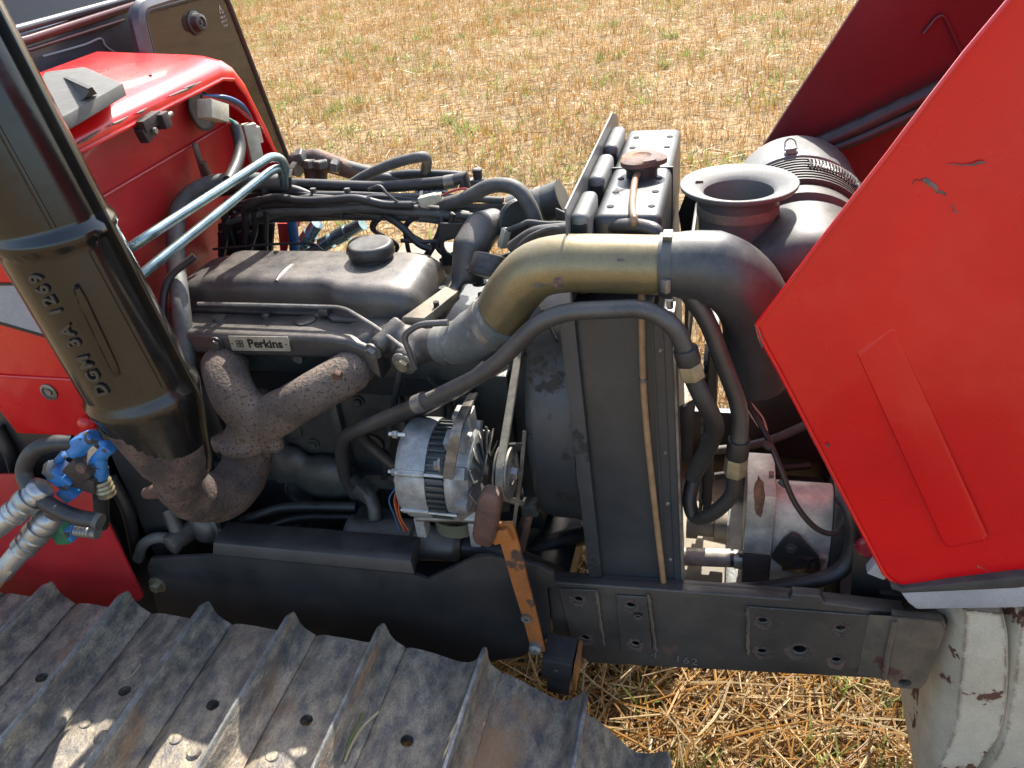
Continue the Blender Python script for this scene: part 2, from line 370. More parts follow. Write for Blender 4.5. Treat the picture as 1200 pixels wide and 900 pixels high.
gm = MB(); gm.add([(-250, -250, 0), (250, -250, 0), (250, 250, 0), (-250, 250, 0)], [(0, 1, 2, 3)])
tag(gm.build('ground', ground_material(), smooth=False), 'straw littered soil of the harvested field', 'ground', kind='structure')

def straw_mat(name, c1, c2, tr=.35):
    m_ = bpy.data.materials.new(name); m_.use_nodes = True; t = m_.node_tree; N = t.nodes; L = t.links
    g = N.new('ShaderNodeNewGeometry')
    n = N.new('ShaderNodeTexNoise'); n.inputs['Scale'].default_value = 7; n.inputs['Detail'].default_value = 4; L.new(g.outputs['Position'], n.inputs['Vector'])
    mx = N.new('ShaderNodeMix'); mx.data_type = 'RGBA'; L.new(n.outputs['Fac'], mx.inputs[0]); mx.inputs[6].default_value = (*c1, 1); mx.inputs[7].default_value = (*c2, 1)
    b = N['Principled BSDF']; b.inputs['Roughness'].default_value = .5; L.new(mx.outputs[2], b.inputs['Base Color'])
    tl = N.new('ShaderNodeBsdfTranslucent'); L.new(mx.outputs[2], tl.inputs[0])
    ms = N.new('ShaderNodeMixShader'); ms.inputs[0].default_value = tr
    L.new(b.outputs[0], ms.inputs[1]); L.new(tl.outputs[0], ms.inputs[2]); L.new(ms.outputs[0], N['Material Output'].inputs[0]); return m_
ST = [straw_mat('straw_gold', (.53, .305, .092), (.41, .22, .056)), straw_mat('straw_pale', (.60, .475, .27), (.50, .37, .19)),
      straw_mat('straw_brown', (.36, .21, .085), (.25, .155, .07)), straw_mat('grass_green', (.17, .25, .06), (.27, .29, .08), .45)]

def blades(name, base, d, ln, wd, mi, cross=True, mats=ST, bend=0.0):
    n = len(base); d = d / np.linalg.norm(d, axis=1)[:, None]
    a = RNG.normal(size=(n, 3)); s1 = np.cross(d, a); s1 /= np.linalg.norm(s1, axis=1)[:, None]
    s2 = np.cross(d, s1); tip = base + d * ln[:, None]; h = wd[:, None] / 2
    mid = (base + tip) / 2 + s2 * (ln * bend * RNG.normal(size=n))[:, None]
    vs_ = []; sides = [s1, s2] if cross else [s1]
    for s_ in sides:
        vs_.append(np.stack([base - s_ * h, base + s_ * h, mid - s_ * h, mid + s_ * h, tip - s_ * h * .6, tip + s_ * h * .6], 1))
    k = len(sides); vv = np.stack(vs_, 1).reshape(-1, 3)
    nq = n * k; idx = np.arange(nq)[:, None] * 6
    q = np.concatenate([idx + np.array([0, 1, 3, 2]), idx + np.array([2, 3, 5, 4])], 1).reshape(-1, 4)
    me = bpy.data.meshes.new(name); me.vertices.add(len(vv)); me.vertices.foreach_set('co', vv.astype(np.float32).ravel())
    me.loops.add(q.size); me.loops.foreach_set('vertex_index', q.astype(np.int32).ravel())
    me.polygons.add(len(q)); me.polygons.foreach_set('loop_start', np.arange(0, q.size, 4, dtype=np.int32)); me.polygons.foreach_set('loop_total', np.full(len(q), 4, dtype=np.int32))
    for m_ in mats: me.materials.append(m_)
    me.polygons.foreach_set('material_index', np.repeat(mi, k * 2).astype(np.int32)); me.update(); me.validate()
    o = bpy.data.objects.new(name, me); COL.objects.link(o); return o

def in_view(x, y, pad=.12):                      # keeps the ground cover to what the place's visible side could show
    p = np.stack([x, y, np.zeros_like(x)], 1) - np.array(CAM); dz = p @ np.array(fwd)
    u = (p @ np.array(right)) / np.maximum(dz, .01) * F / 1200; v = (p @ np.array(down)) / np.maximum(dz, .01) * F / 1200
    return (dz > .3) & (abs(u) < .5 + pad) & (abs(v) < .375 + pad)
# standing stubble: tufts in drilled rows running obliquely away
def stubble():
    n = 38000
    yy = 1.4 + 17.5 * RNG.random(n) ** 1.25; xx = -10 + 16 * RNG.random(n)
    th = R(24); ra = -xx * math.sin(th) + yy * math.cos(th); al = xx * math.cos(th) + yy * math.sin(th)
    ra = np.round(ra / .145) * .145 + RNG.normal(size=n) * .02
    xx = al * math.cos(th) - ra * math.sin(th); yy = al * math.sin(th) + ra * math.cos(th)
    k = in_view(xx, yy, .08) & (yy > 1.25); xx, yy = xx[k], yy[k]
    dens = .5 + .5 * np.sin(xx * 1.3 + 2 * np.sin(yy * .8)) * np.sin(yy * 1.1 + 1.5 * np.sin(xx * .9))
    k = RNG.random(len(xx)) < .5 + .5 * dens; xx, yy = xx[k], yy[k]
    r = 4; al_ = RNG.normal(size=len(xx) * r) * .05; ac_ = RNG.normal(size=len(xx) * r) * .014; xx = np.repeat(xx, r) + al_ * math.cos(th) - ac_ * math.sin(th); yy = np.repeat(yy, r) + al_ * math.sin(th) + ac_ * math.cos(th)
    n = len(xx); base = np.stack([xx, yy, np.zeros(n)], 1)
    d = np.stack([RNG.normal(size=n) * .17, RNG.normal(size=n) * .17, np.ones(n)], 1)
    ln = RNG.uniform(.04, .15, n) * RNG.uniform(.6, 1, n); wd = RNG.uniform(.0028, .0055, n)
    mi = RNG.choice([0, 1, 2], n, p=[.62, .2, .18])
    tag(blades('stubble', base, d, ln, wd, mi), 'golden cut cereal stubble standing in rows across the field', 'stubble', kind='stuff')
    # loose chaff lying between the rows
    n = 60000; yy = 1.2 + 17 * RNG.random(n) ** 1.3; xx = -10 + 16 * RNG.random(n); k = in_view(xx, yy, .08); xx, yy = xx[k], yy[k]; n = len(xx)
    a = RNG.random(n) * 6.28; base = np.stack([xx, yy, RNG.uniform(.004, .035, n)], 1)
    d = np.stack([np.cos(a), np.sin(a), RNG.normal(size=n) * .16], 1)
    tag(blades('loose_straw', base, d, RNG.uniform(.03, .15, n), RNG.uniform(.004, .009, n), RNG.choice([0, 1, 2], n, p=[.46, .32, .22]), cross=False, bend=.04),
        'pale loose straw lying between the stubble rows', 'straw', kind='stuff')
    # weeds
    nc = 520; cy = 1.6 + 16 * RNG.random(nc) ** 1.2; cx = -10 + 15 * RNG.random(nc); r = 26
    sp = np.repeat(RNG.uniform(.03, .22, nc), r)
    xx = np.repeat(cx, r) + RNG.normal(size=nc * r) * sp; yy = np.repeat(cy, r) + RNG.normal(size=nc * r) * sp; n = len(xx)
    base = np.stack([xx, yy, np.zeros(n)], 1); d = np.stack([RNG.normal(size=n) * .6, RNG.normal(size=n) * .6, np.ones(n)], 1)
    tag(blades('weeds', base, d, RNG.uniform(.04, .12, n), RNG.uniform(.005, .012, n), np.full(n, 3), cross=False, bend=.1),
        'green weeds sprouting through the stubble', 'weeds', kind='stuff')
    # litter under and before the tractor, seen from close by
    n = 15000; xx = RNG.uniform(.1, 2.0, n); yy = RNG.uniform(-.75, 1.2, n); a = RNG.random(n) * 6.28
    base = np.stack([xx, yy, RNG.uniform(.003, .06, n)], 1)
    d = np.stack([np.cos(a), np.sin(a), RNG.normal(size=n) * .2], 1)
    tag(blades('straw_litter', base, d, RNG.uniform(.04, .26, n), RNG.uniform(.0025, .0065, n), RNG.choice([0, 1, 2], n, p=[.33, .52, .15]), cross=True, bend=.05),
        'thick straw litter on the ground under the front of the tractor', 'straw', kind='stuff')
    n = 900; xx = RNG.uniform(.2, 1.9, n); yy = RNG.uniform(-.6, .9, n); base = np.stack([xx, yy, np.zeros(n)], 1)
    d = np.stack([RNG.normal(size=n) * .22, RNG.normal(size=n) * .22, np.ones(n)], 1)
    tag(blades('trampled_stubble', base, d, RNG.uniform(.05, .14, n), RNG.uniform(.004, .006, n), RNG.choice([0, 1, 2], n, p=[.6, .2, .2])),
        'short stubble stalks between the straw under the tractor', 'stubble', kind='stuff')
    nc = 42; cx = RNG.uniform(.3, 1.7, nc); cy = RNG.uniform(-.5, .6, nc); r = 14
    xx = np.repeat(cx, r) + RNG.normal(size=nc * r) * .025; yy = np.repeat(cy, r) + RNG.normal(size=nc * r) * .025; n = len(xx)
    base = np.stack([xx, yy, np.zeros(n)], 1); d = np.stack([RNG.normal(size=n) * .45, RNG.normal(size=n) * .45, np.ones(n)], 1)
    tag(blades('grass_tufts', base, d, RNG.uniform(.05, .13, n), RNG.uniform(.003, .007, n), np.full(n, 3), cross=False, bend=.12),
        'small green grass tufts in the straw below the frame rail', 'grass', kind='stuff')
stubble()

# ================================================================ THE TRACTOR
T = empty('crawler_tractor')
tag(T, 'red crawler tractor with its bonnet tilted open over the dark engine', 'tractor')
def grp(name, label=None):                     # a part that is an assembly: its main mesh is given by the caller
    return None
def bolt(parent, p, ax=(0, -1, 0), r=.008, l=.007, mat_='steel', washer=1.5, name='bolt'):
    return MB().hexn(p, ax, r, l, washer).build(name, M[mat_], parent)

# ---------------------------------------------------------------- frame
def rail():
    y = -.30
    out = [P(642, 682, y), P(760, 690, y), P(925, 703, y), P(928, 696, y), P(962, 699, y), P(966, 707, y), P(1060, 719, y), P(1060, 797, y), P(690, 777, y), P(648, 742, y)]
    holes = [(*P(678, 701, y).xz, .0085), (*P(686, 746, y).xz, .0085), (*P(739, 708, y).xz, .0085), (*P(745, 753, y).xz, .0085), (*P(748, 721, y).xz, .004),
             (*P(894, 726, y).xz, .0085), (*P(893, 762, y).xz, .0085), (*P(937, 760, y).xz, .012), (*P(985, 735, y).xz, .0085), (*P(980, 772, y).xz, .0085)]
    b = MB().holed(out, holes, (0, .018, 0)).build('frame_rail', M['rail'], T, bevel=.003, seg=3, ang=60)
    tag(b, 'near frame rail with bolt holes and a faint chalk number')
    # top flange turned inwards
    mb = MB(); pts = [P(646, 683, y), P(760, 691, y), P(925, 704, y), P(1060, 720, y)]
    mb.rings([[p + V((0, .017, -.001)), p + V((0, .030, -.001)), p + V((0, .030, -.011)), p + V((0, .017, -.011))] for p in pts])
    mb.build('top_flange', M['rail'], b, bevel=.002)
    rr_ = random.Random(5)
    for hx, hz, hr in holes:                    # rust bleeding round the bolt holes
        n = 18; ins = []; outs = []
        for k in range(n):
            a_ = 2 * math.pi * k / n; q = hr * rr_.uniform(1.35, 2.1); dn = 1.25 if math.sin(a_) < -.3 else 1
            ins.append(V((hx + hr * 1.06 * math.cos(a_), y - .0046, hz + hr * 1.06 * math.sin(a_)))); outs.append(V((hx + q * math.cos(a_), y - .0046, hz + q * dn * math.sin(a_))))
        MB().rings([ins, outs, [p + V((0, .0005, 0)) for p in outs]], cap=False).build('rust_bloom', M['rust_dark'], b)
    # doubler plates welded on
    for (q, hs) in (([(655, 690), (700, 692), (706, 760), (692, 771), (668, 745)], [(678, 701), (686, 746)]),
                    ([(722, 698), (758, 700), (765, 765), (728, 762)], [(739, 708), (745, 753), (748, 721)]),
                    ([(874, 711), (1024, 722), (1008, 784), (876, 769)], [(894, 726), (893, 762), (937, 760), (985, 735), (980, 772)])):
        o_ = [P(a, c, y - .004) for a, c in q]
        h_ = [(*P(a, c, y - .004).xz, .0075 if (a, c) != (937, 760) else .011) for a, c in hs]
        MB().holed(o_, h_, (0, .0035, 0)).build('doubler_plate', M['rail'], b, bevel=.001, seg=1, ang=60)
    for a, c in (((699, 693), (708, 756)), ((760, 697), (768, 762)), ((876, 712), (877, 766))):
        n = 16; pts = [P(a[0] + (c[0] - a[0]) * i / n, a[1] + (c[1] - a[1]) * i / n, y - .005) + V((random.uniform(-.0012, .0012), 0, 0)) for i in range(n + 1)]
        MB().tube(pts, [.003 + random.uniform(-.0006, .0006) for _ in pts], 6).build('weld_seam', M['rail_tan'], b)
    # end bracket, stepped outwards
    yb = y - .022
    MB().add([P(1018, 720, y - .005), P(1047, 722, yb - .001), P(1037, 797, yb - .001), P(1004, 790, y - .005), P(1018, 720, y + .01), P(1047, 722, y + .01), P(1037, 797, y + .01), P(1004, 790, y + .01)], [(0, 1, 2, 3), (7, 6, 5, 4), (0, 4, 5, 1), (1, 5, 6, 2), (2, 6, 7, 3), (3, 7, 4, 0)]).build('bracket_cheek', M['rail_tan'], b, bevel=.002)
    o_ = [P(1046, 722, yb), P(1052, 723, yb), P(1105, 728, yb), P(1110, 735, yb), P(1086, 800, yb), P(1078, 808, yb), P(1044, 806, yb), P(1040, 797, yb)]
    o_ = [V((p.x, yb, p.z)) for p in o_]
    MB().holed(o_, [(*P(1060, 801, yb).xz, .0095)], (0, .016, 0)).build('end_bracket', M['rail_tan'], b, bevel=.003)
    MB().prism([P(1046, 722, yb - .001), P(1103, 728, yb - .001), P(1109, 738, yb - .001), P(1112, 715, yb + .06), P(1060, 708, yb + .06)], (0, 0, -.004)).build('bracket_lip', M['rail'], b)
    mb = MB(); mb.tube([P(1048, 727, yb - .002), P(1040, 765, yb - .002), P(1036, 795, yb - .002)], .005, 8).build('bend_ridge', M['rail_tan'], b)
    text('chalk_number', '4   162', .024, M['chalk'], b, P(790, 772, y - .0015), (1, 0, -.05), (0, 0, 1), .0003, sp=1.2)
    MB().box(.52, 1.04, -.272, -.266, .60, .72).build('hole_backing', M['black'], b)  # added dark sheet so no lit straw shows through the rail holes
    # far rail
    y2 = .24
    f = MB().box(-.4, 1.12, y2, y2 + .018, .56, .755)
    f = f.build('frame_rail', M['black'], T, bevel=.002); tag(f, 'far frame rail, its top edge coloured bright as if sunlit')
    MB().box(.80, 1.12, y2 - .03, y2 + .001, .745, .7545).build('top_flange', M['silver'], f, bevel=.002)  # silver colour paints sunlight onto the black rail's top edge
    for px, py in ((897, 462), (930, 496)): bolt(f, P(px, py, y2 - .001), (0, -1, 0), .008, .006, 'nut', 0)
    for x in (.42, .98):
        c = MB().box(x, x + .06, -.23, .24, .575, .64).build('cross_member', M['black'], T, bevel=.004)
    # cross plate under the pump, dusty and in the sun
    MB().box(.66, .86, -.2, .22, .60, .612).build('belly_plate', M['tanmetal'], T, bevel=.003)
rail()

def guard():
    y = -.345
    q = [(172, 665), (176, 655), (246, 652), (250, 650), (480, 672), (500, 680), (556, 654), (572, 652), (632, 664), (648, 672), (651, 686), (640, 690), (646, 745), (612, 770), (400, 800), (190, 740)]
    g = MB().prism([P(a, b, y) for a, b in q], (0, .010, 0)).build('side_guard', M['black'], T, bevel=.002)
    tag(g, 'black steel guard plate below the engine')
    pr = [P(249, 650, y - .001), P(484, 672, y - .001), P(490, 662, y - .001), P(484, 657, y + .01)]
    a0, a1 = P(249, 650, y - .0015), P(486, 673, y - .0015); b0, b1 = P(251, 632, y + .012), P(482, 652, y + .012); h = .05
    mb = MB(); mb.rings([[a0, a0 + V((0, .002, -.004)), b0 + V((0, h, -.004)), b0 + V((0, h, 0)), b0 + V((0, .008, 0)), b0 + V((0, -.006, -.004))],
                         [a1, a1 + V((0, .002, -.004)), b1 + V((0, h, -.004)), b1 + V((0, h, 0)), b1 + V((0, .008, 0)), b1 + V((0, -.006, -.004))]])
    mb.build('folded_ledge', M['black'], g, bevel=.003)
    bolt(g, P(185, 685, y), (0, -1, 0), .011, .014, 'nut', 1.7)
    MB().lathe(P(178, 667, y), (0, -1, 0), [(0, .006), (.0015, .006)], 12).build('hole_plug', M['dark'], g)
guard()

# ---------------------------------------------------------------- pedal lever and its bracket
def lever():
    y = -.385
    pts = spline([P(590, 612, y), P(600, 645, y), P(612, 690, y), P(622, 725, y), P(631, 762, y)], 6)
    l = MB().strip(pts, [.031 - .008 * i / len(pts) for i in range(len(pts))], .007, (1, 0, .15)).build('pedal_lever', M['orange'], T, bevel=.0015)
    tag(l, 'flat orange lever with worn paint and a rusty pad')
    a, b = P(577, 574, y - .005), P(567, 634, y - .005)
    ax = (b - a).normalized(); n = 10; rs = []
    sec = [(-.014, -.016), (.014, -.016), (.018, -.008), (.018, .012), (.013, .017), (-.013, .017), (-.018, .012), (-.018, -.008)]
    sdv = V((1, 0, 0)); sdv = (sdv - ax * sdv.dot(ax)).normalized(); nv = ax.cross(sdv)
    for i in range(n + 1):
        t = i / n; k = 1 if .1 < t < .9 else (.9 if .02 < t < .98 else .66)
        rs.append([a.lerp(b, t) + sdv * (s_[0] * k) + nv * (s_[1] * k) for s_ in sec])
    MB().rings(rs).build('foot_pad', M['pad'], l, bevel=.002)
    MB().obox(P(588, 625, y - .002), (1, 0, .4), .017, .010, .012).build('pad_clamp', M['orange'], l, bevel=.002)
    MB().lathe(P(617, 724, y - .004), (0, -1, 0), [(0, .0085), (.004, .0085), (.0045, .004), (.001, .004)], 16).build('pivot_bush', M['steel_dull'], l)
    MB().lathe(P(628, 758, y - .004), (0, -1, 0), [(-.002, .012), (.008, .011), (.012, .007)], 16).build('pivot_nut', M['steel_dull'], l)
    b_ = MB().box(*sorted((P(634, 0, -.36).x, P(676, 0, -.36).x)), -.40, -.31, 0, .01)
    o0 = P(655, 762, -.37)
    br = MB().obox(o0 + V((0, 0, -.018)), (1, 0, -.10), .026, .03, .022).build('stop_bracket', M['black'], T, bevel=.003)
    MB().obox(o0 + V((.0, -.012, -.055)), (1, 0, -.10), .020, .012, .03).build('stop_bracket', M['black'], T, bevel=.003)
    MB().obox(o0 + V((.030, 0, -.035)), (1, 0, -.10), .003, .028, .034).build('bracket_edge', M['orange'], br, bevel=.001)
    MB().lathe(P(651, 787, -.401), (0, -1, 0), [(0, .006), (.003, .005)], 12).build('rivet', M['black'], br)
lever()

# ---------------------------------------------------------------- engine
def engine():
    x0, x1 = -.24, .40
    mb = MB().box(x0, x1, -.135, .14, .80, 1.06)
    mb.box(x0 + .02, x1 - .03, -.11, .12, .66, .82)
    for x in (-.20, -.07, .06, .19, .32): mb.box(x - .012, x + .012, -.152, -.12, .82, 1.05)
    mb.box(x0, x1, -.15, .15, .795, .83)
    e = MB(); e.v, e.f = mb.v, mb.f
    e = e.build('engine_block', M['block'], T, bevel=.006)
    tag(e, 'dark painted four cylinder engine block')
    for px, py, r in ((340, 503, .022), (437, 520, .020), (352, 575, .028), (560, 520, .018)):
        c = P(px, py, -.136)
        MB().lathe(c, (0, -1, 0), [(-.004, r * 1.2), (.006, r * 1.15), (.0065, r), (.002, r * .92), (.002, .0001)], 24).build('core_plug', M['block'], e)
    MB().box(-.24, .37, -.16, .14, 1.061, 1.113).build('cylinder_head', M['block'], e, bevel=.005)
    # cast side cover lower left
    mb = MB().ball(P(385, 560, -.15), .075, .03, .055).ball(P(340, 545, -.15), .05, .025, .05)
    mb.build('side_cover', M['block'], e, remesh=.006)
    # front timing case
    mb = MB().box(.40, .435, -.12, .12, .70, 1.09); mb.lathe((.40, -.04, 1.06), (1, 0, 0), [(0, .07), (.035, .07)], 28)
    mb.build('timing_case', M['block'], e, bevel=.006)
    for z in (.78, .86, .94, 1.02): bolt(e, (.436, -.105, z), (1, 0, 0), .007, .006, 'steel_dull')
    for px, py in ((368, 520), (392, 548), (420, 470), (455, 455), (470, 500), (330, 560), (520, 470), (545, 505)):
        MB().hexn(P(px, py, -.137), (0, -1, 0), .008, .009, 1.5).build('bolt', M['block'], e)
    MB().tube(fillet([P(470, 430, -.2), P(462, 470, -.19), P(455, 520, -.17), P(450, 560, -.15)], .03), .006, 8).build('dipstick_tube', M['block'], e)
    MB().tube(spline([P(500, 440, -.18), P(520, 470, -.16), P(515, 520, -.16), P(500, 560, -.16)], 5), .005, 8).build('fuel_line', M['block'], e)
    MB().lathe(P(545, 470, -.15), (0, -1, 0), [(-.02, .02), (.01, .02), (.012, .014), (.025, .013), (.026, .006)], 20).build('oil_sender', M['block'], e)
    MB().box(-.22, .50, -.26, .2, .60, .665).build('oil_sump', M['black'], e, bevel=.02)
    MB().box(-.22, .34, -.155, -.137, 1.02, 1.06).build('gasket_flange', M['dark'], e, bevel=.003)

    # rocker cover, lofted
    def sec(x, ya, yb, z0, zt, r):
        pts = [(ya, z0), (ya, zt - r)]
        for k in range(1, 6): a = math.pi / 2 * k / 6; pts.append((ya + r - r * math.cos(a), zt - r + r * math.sin(a)))
        pts += [(ya + r, zt), (yb - r, zt)]
        for k in range(1, 6): a = math.pi / 2 * k / 6; pts.append((yb - r + r * math.sin(a), zt - r + r * math.cos(a)))
        pts += [(yb, zt - r), (yb, z0)]
        return [V((x, a, b)) for a, b in pts]
    z0 = 1.166
    S = [(-.232, -.100, .018, 1.172, .004), (-.229, -.108, .026, 1.192, .015), (-.222, -.113, .031, 1.203, .02), (-.205, -.115, .033, 1.209, .022), (-.180, -.115, .033, 1.211, .022),
         (-.172, -.115, .033, 1.213, .022), (-.162, -.116, .034, 1.221, .022), (-.148, -.116, .034, 1.223, .022), (.055, -.116, .034, 1.223, .022), (.075, -.117, .034, 1.223, .022),
         (.092, -.124, .036, 1.223, .024), (.108, -.134, .040, 1.222, .028), (.125, -.139, .041, 1.222, .03), (.205, -.139, .041, 1.221, .03), (.228, -.137, .040, 1.217, .03),
         (.244, -.130, .036, 1.208, .028), (.254, -.118, .028, 1.192, .02), (.258, -.105, .018, 1.172, .004)]
    rc = MB().rings([sec(x, a, b, z0, zt, r) for x, a, b, zt, r in S]).build('rocker_cover', M['gun'], T)
    tag(rc, 'gunmetal rocker cover with round oil filler cap')
    MB().prism([V((x, y_, 1.161)) for x, y_ in ((-.238, -.124), (.08, -.126), (.10, -.146), (.24, -.146), (.266, -.11), (.266, .03), (.24, .05), (-.238, .044))], (0, 0, .0065)).build('cover_flange', M['gun'], rc, bevel=.002)
    a, b = Q(324, 331, 1.217), Q(346, 311, 1.217)
    MB().tube([a.lerp(b, t) for t in (0, .2, .5, .8, 1)], [.005, .009, .010, .009, .005], 10, flat=.9).build('pressed_rib', M['gun'], rc)
    c = Q(437, 303, 1.221); c = V((c.x, c.y, 1.219))
    MB().lathe(c, (0, 0, 1), [(0, .036), (.010, .036), (.010, .041), (.014, .0425), (.028, .0415), (.032, .039), (.0335, .036), (.0325, .030), (.0325, .0001)], 40).build('filler_cap', M['plastic'], rc)
    for px, py in ((293, 357),):
        MB().box(*sorted((P(287, 0, -.128).x, P(300, 0, -.128).x)), -.136, -.118, 1.166, 1.178).build('cover_clip', M['gun'], rc, bevel=.002)
    # ledge (inlet side of head) and name plate
    mb = MB()
    def lsec(x, ya, yb, z0_, z1_): return [V((x, ya, z0_ + .006)), V((x, ya, z1_ - .006)), V((x, ya + .006, z1_)), V((x, yb, z1_)), V((x, yb, z0_)), V((x, ya + .006, z0_))]
    led = MB().rings([lsec(-.245, -.196, -.10, 1.114, 1.160), lsec(.115, -.200, -.10, 1.117, 1.160), lsec(.150, -.202, -.10, 1.112, 1.158), lsec(.178, -.204, -.10, 1.10, 1.149), lsec(.20, -.204, -.10, 1.082, 1.134)])
    led = led.build('inlet_manifold', M['gun'], T, bevel=.003); tag(led, 'long gunmetal inlet ledge bearing the maker plate')
    for px, py in ((312, 372), (373, 371)):
        p = Q(px, py, 1.16); MB().lathe(p, (0, 0, 1), [(0, .008), (.006, .0075), (.008, .005)], 14).build('stud', M['gun'], led)
    p = Q(358, 376, 1.16); MB().lathe(p, (0, 0, 1), [(0, .019), (.003, .019), (.0035, .017)], 24).build('round_pad', M['gun'], led)
    p = Q(258, 374, 1.16); MB().lathe(p, (0, 0, 1), [(0, .013), (.005, .012)], 20).build('round_pad', M['gun'], led)
    bolt(led, P(254, 403, -.198), (0, -1, 0), .010, .009, 'gun', 1.4)
    MB().lathe(P(354, 415, -.17), (0, -1, 0), [(0, .010), (.018, .009)], 14).build('dowel', M['steel_dull'], led)
    y = -.2005
    a, b, c_, d = P(267, 394, y - .003), P(337, 395, y - .003), P(341, 412, y - .003), P(272, 411, y - .003)
    pl = MB().prism([a, b, c_, d], (0, .0022, 0)).build('maker_plate', M['plate'], led, bevel=.0006, seg=1)
    xd = (b - a).normalized(); mid = (a + b + c_ + d) / 4
    text('plate_lettering', 'Perkins', .0225, M['ink'], pl, mid + xd * .011 + V((0, -.0004, 0)), xd, (0, 0, 1), .0003, .0006)
    mb = MB()
    for i, j in ((-1, -1), (-1, 1), (1, -1), (1, 1)):
        cc = mid - xd * .038 + V((i * .0033, -.0006, j * .0033))
        mb.lathe(cc, (0, -1, 0), [(0, .0038), (.0004, .0038), (.0004, .0024), (0, .0024), (0, .0038)], 12, cap=False)
    mb.build('plate_emblem', M['ink'], pl)
    for t in (.04, .95): MB().lathe((a + d) / 2 + ((b + c_) / 2 - (a + d) / 2) * t + V((0, -.0004, 0)), (0, -1, 0), [(0, .0015), (.0006, .001)], 8).build('rivet', M['ink'], pl)
    # breather rod over the ledge
    r = MB().tube(fillet([P(232, 356, -.148), P(290, 357, -.148), P(402, 360, -.15), P(440, 383, -.19), P(482, 415, -.235)], .02), .0035, 8).build('breather_rod', M['steel_dull'], T)
    r = MB().tube(fillet([P(525, 378, -.235), P(490, 380, -.235), P(472, 394, -.24), P(480, 412, -.245), P(487, 432, -.245)], .025), .0052, 10).build('banjo_pipe', M['gun'], T)

    # intake neck casting
    mb = MB()
    mb.tube([P(425, 392, -.13), P(465, 400, -.17), P(500, 405, -.2), P(548, 398, -.225)], [.036, .032, .027, .028], 20)
    mb.tube([P(470, 378, -.17), P(441, 408, -.215)], [.016, .017], 16)
    mb.tube([P(500, 395, -.18), P(474, 424, -.23)], [.022, .024], 16)
    mb.tube([P(404, 398, -.15), P(440, 405, -.17)], [.03, .032], 16)
    nk = mb.build('intake_neck', M['gun'], T, remesh=.005, relax=3); tag(nk, 'cast intake neck bolted to the engine front')
    bolt(nk, P(438, 411, -.218), V((-.35, -1, -.25)), .0115, .012, 'steel_dull', 1.35)
    MB().lathe(P(474, 425, -.232), V((-.2, -1, -.2)), [(0, .021), (.004, .021), (.006, .018), (.006, .010), (.002, .008)], 24).build('banjo_ring', M['steel_dull'], nk)
    bolt(nk, P(474, 425, -.236), V((-.2, -1, -.2)), .012, .012, 'nut', 0)
    # arm on the thermostat side with a hole, and thermostat housing
    mb = MB()
    mb.prism([P(495, 368, -.12), P(520, 366, -.12), P(548, 322, .02), P(560, 300, .05), P(545, 296, .05), P(530, 330, 0)], (0, 0, -.02))
    mb.tube([P(545, 330, .0), P(552, 290, .02), P(565, 268, .06), P(582, 262, .1)], [.026, .034, .034, .03], 18)
    th = mb.build('thermostat_housing', M['gun'], T, remesh=.006, relax=3); tag(th, 'cast thermostat housing between engine and radiator')
    a = P(512, 361, -.118); MB().lathe(a, (0, 0, 1), [(.0, .005), (.012, .005)], 12).build('bolt_hole', M['dark'], th)
    br = MB().prism([P(470, 372, -.155), P(498, 375, -.155), P(508, 364, -.15), P(538, 340, -.06), P(522, 335, -.05), P(490, 358, -.12)], (0, 0, -.018)).build('lifting_eye', M['tanmetal'], T, bevel=.003)
    tag(br, 'dusty steel lifting arm with a bolt hole')
    MB().tube([P(578, 300, -.04), P(572, 325, -.06)], [.033, .036], 24).build('sensor_cup', M['plastic'], th, bevel=.003)
    MB().tube([P(572, 318, -.055), P(570, 324, -.06)], [.0375, .0375], 24).build('cup_band', M['rubber'], th)
    # vertical bracket with a round hole behind the cover
    y = .06
    o_ = [P(514, 262, y), P(545, 262, y), P(545, 312, y), P(518, 312, y)]
    o_ = [V((p.x, y, p.z)) for p in o_]
    MB().holed(o_, [(*P(530, 289, y).xz, .017)], (0, .006, 0)).build('hose_bracket', M['black'], T, bevel=.001, seg=1)
    MB().lathe(P(606, 258, .09), V((.9, -1, .1)), [(0, .040), (.010, .043), (.016, .04), (.018, .001)], 36).build('pulley_guard', M['block'], T)
    # nuts and studs around the front of the cover
    for px, py in ((497, 335), (520, 345), (505, 322), (562, 332), (566, 352)):
        MB().hexn(Q(px, py, 1.165), (0, 0, 1), .009, .014, 1.5).build('head_nut', M['block'], e)
engine()

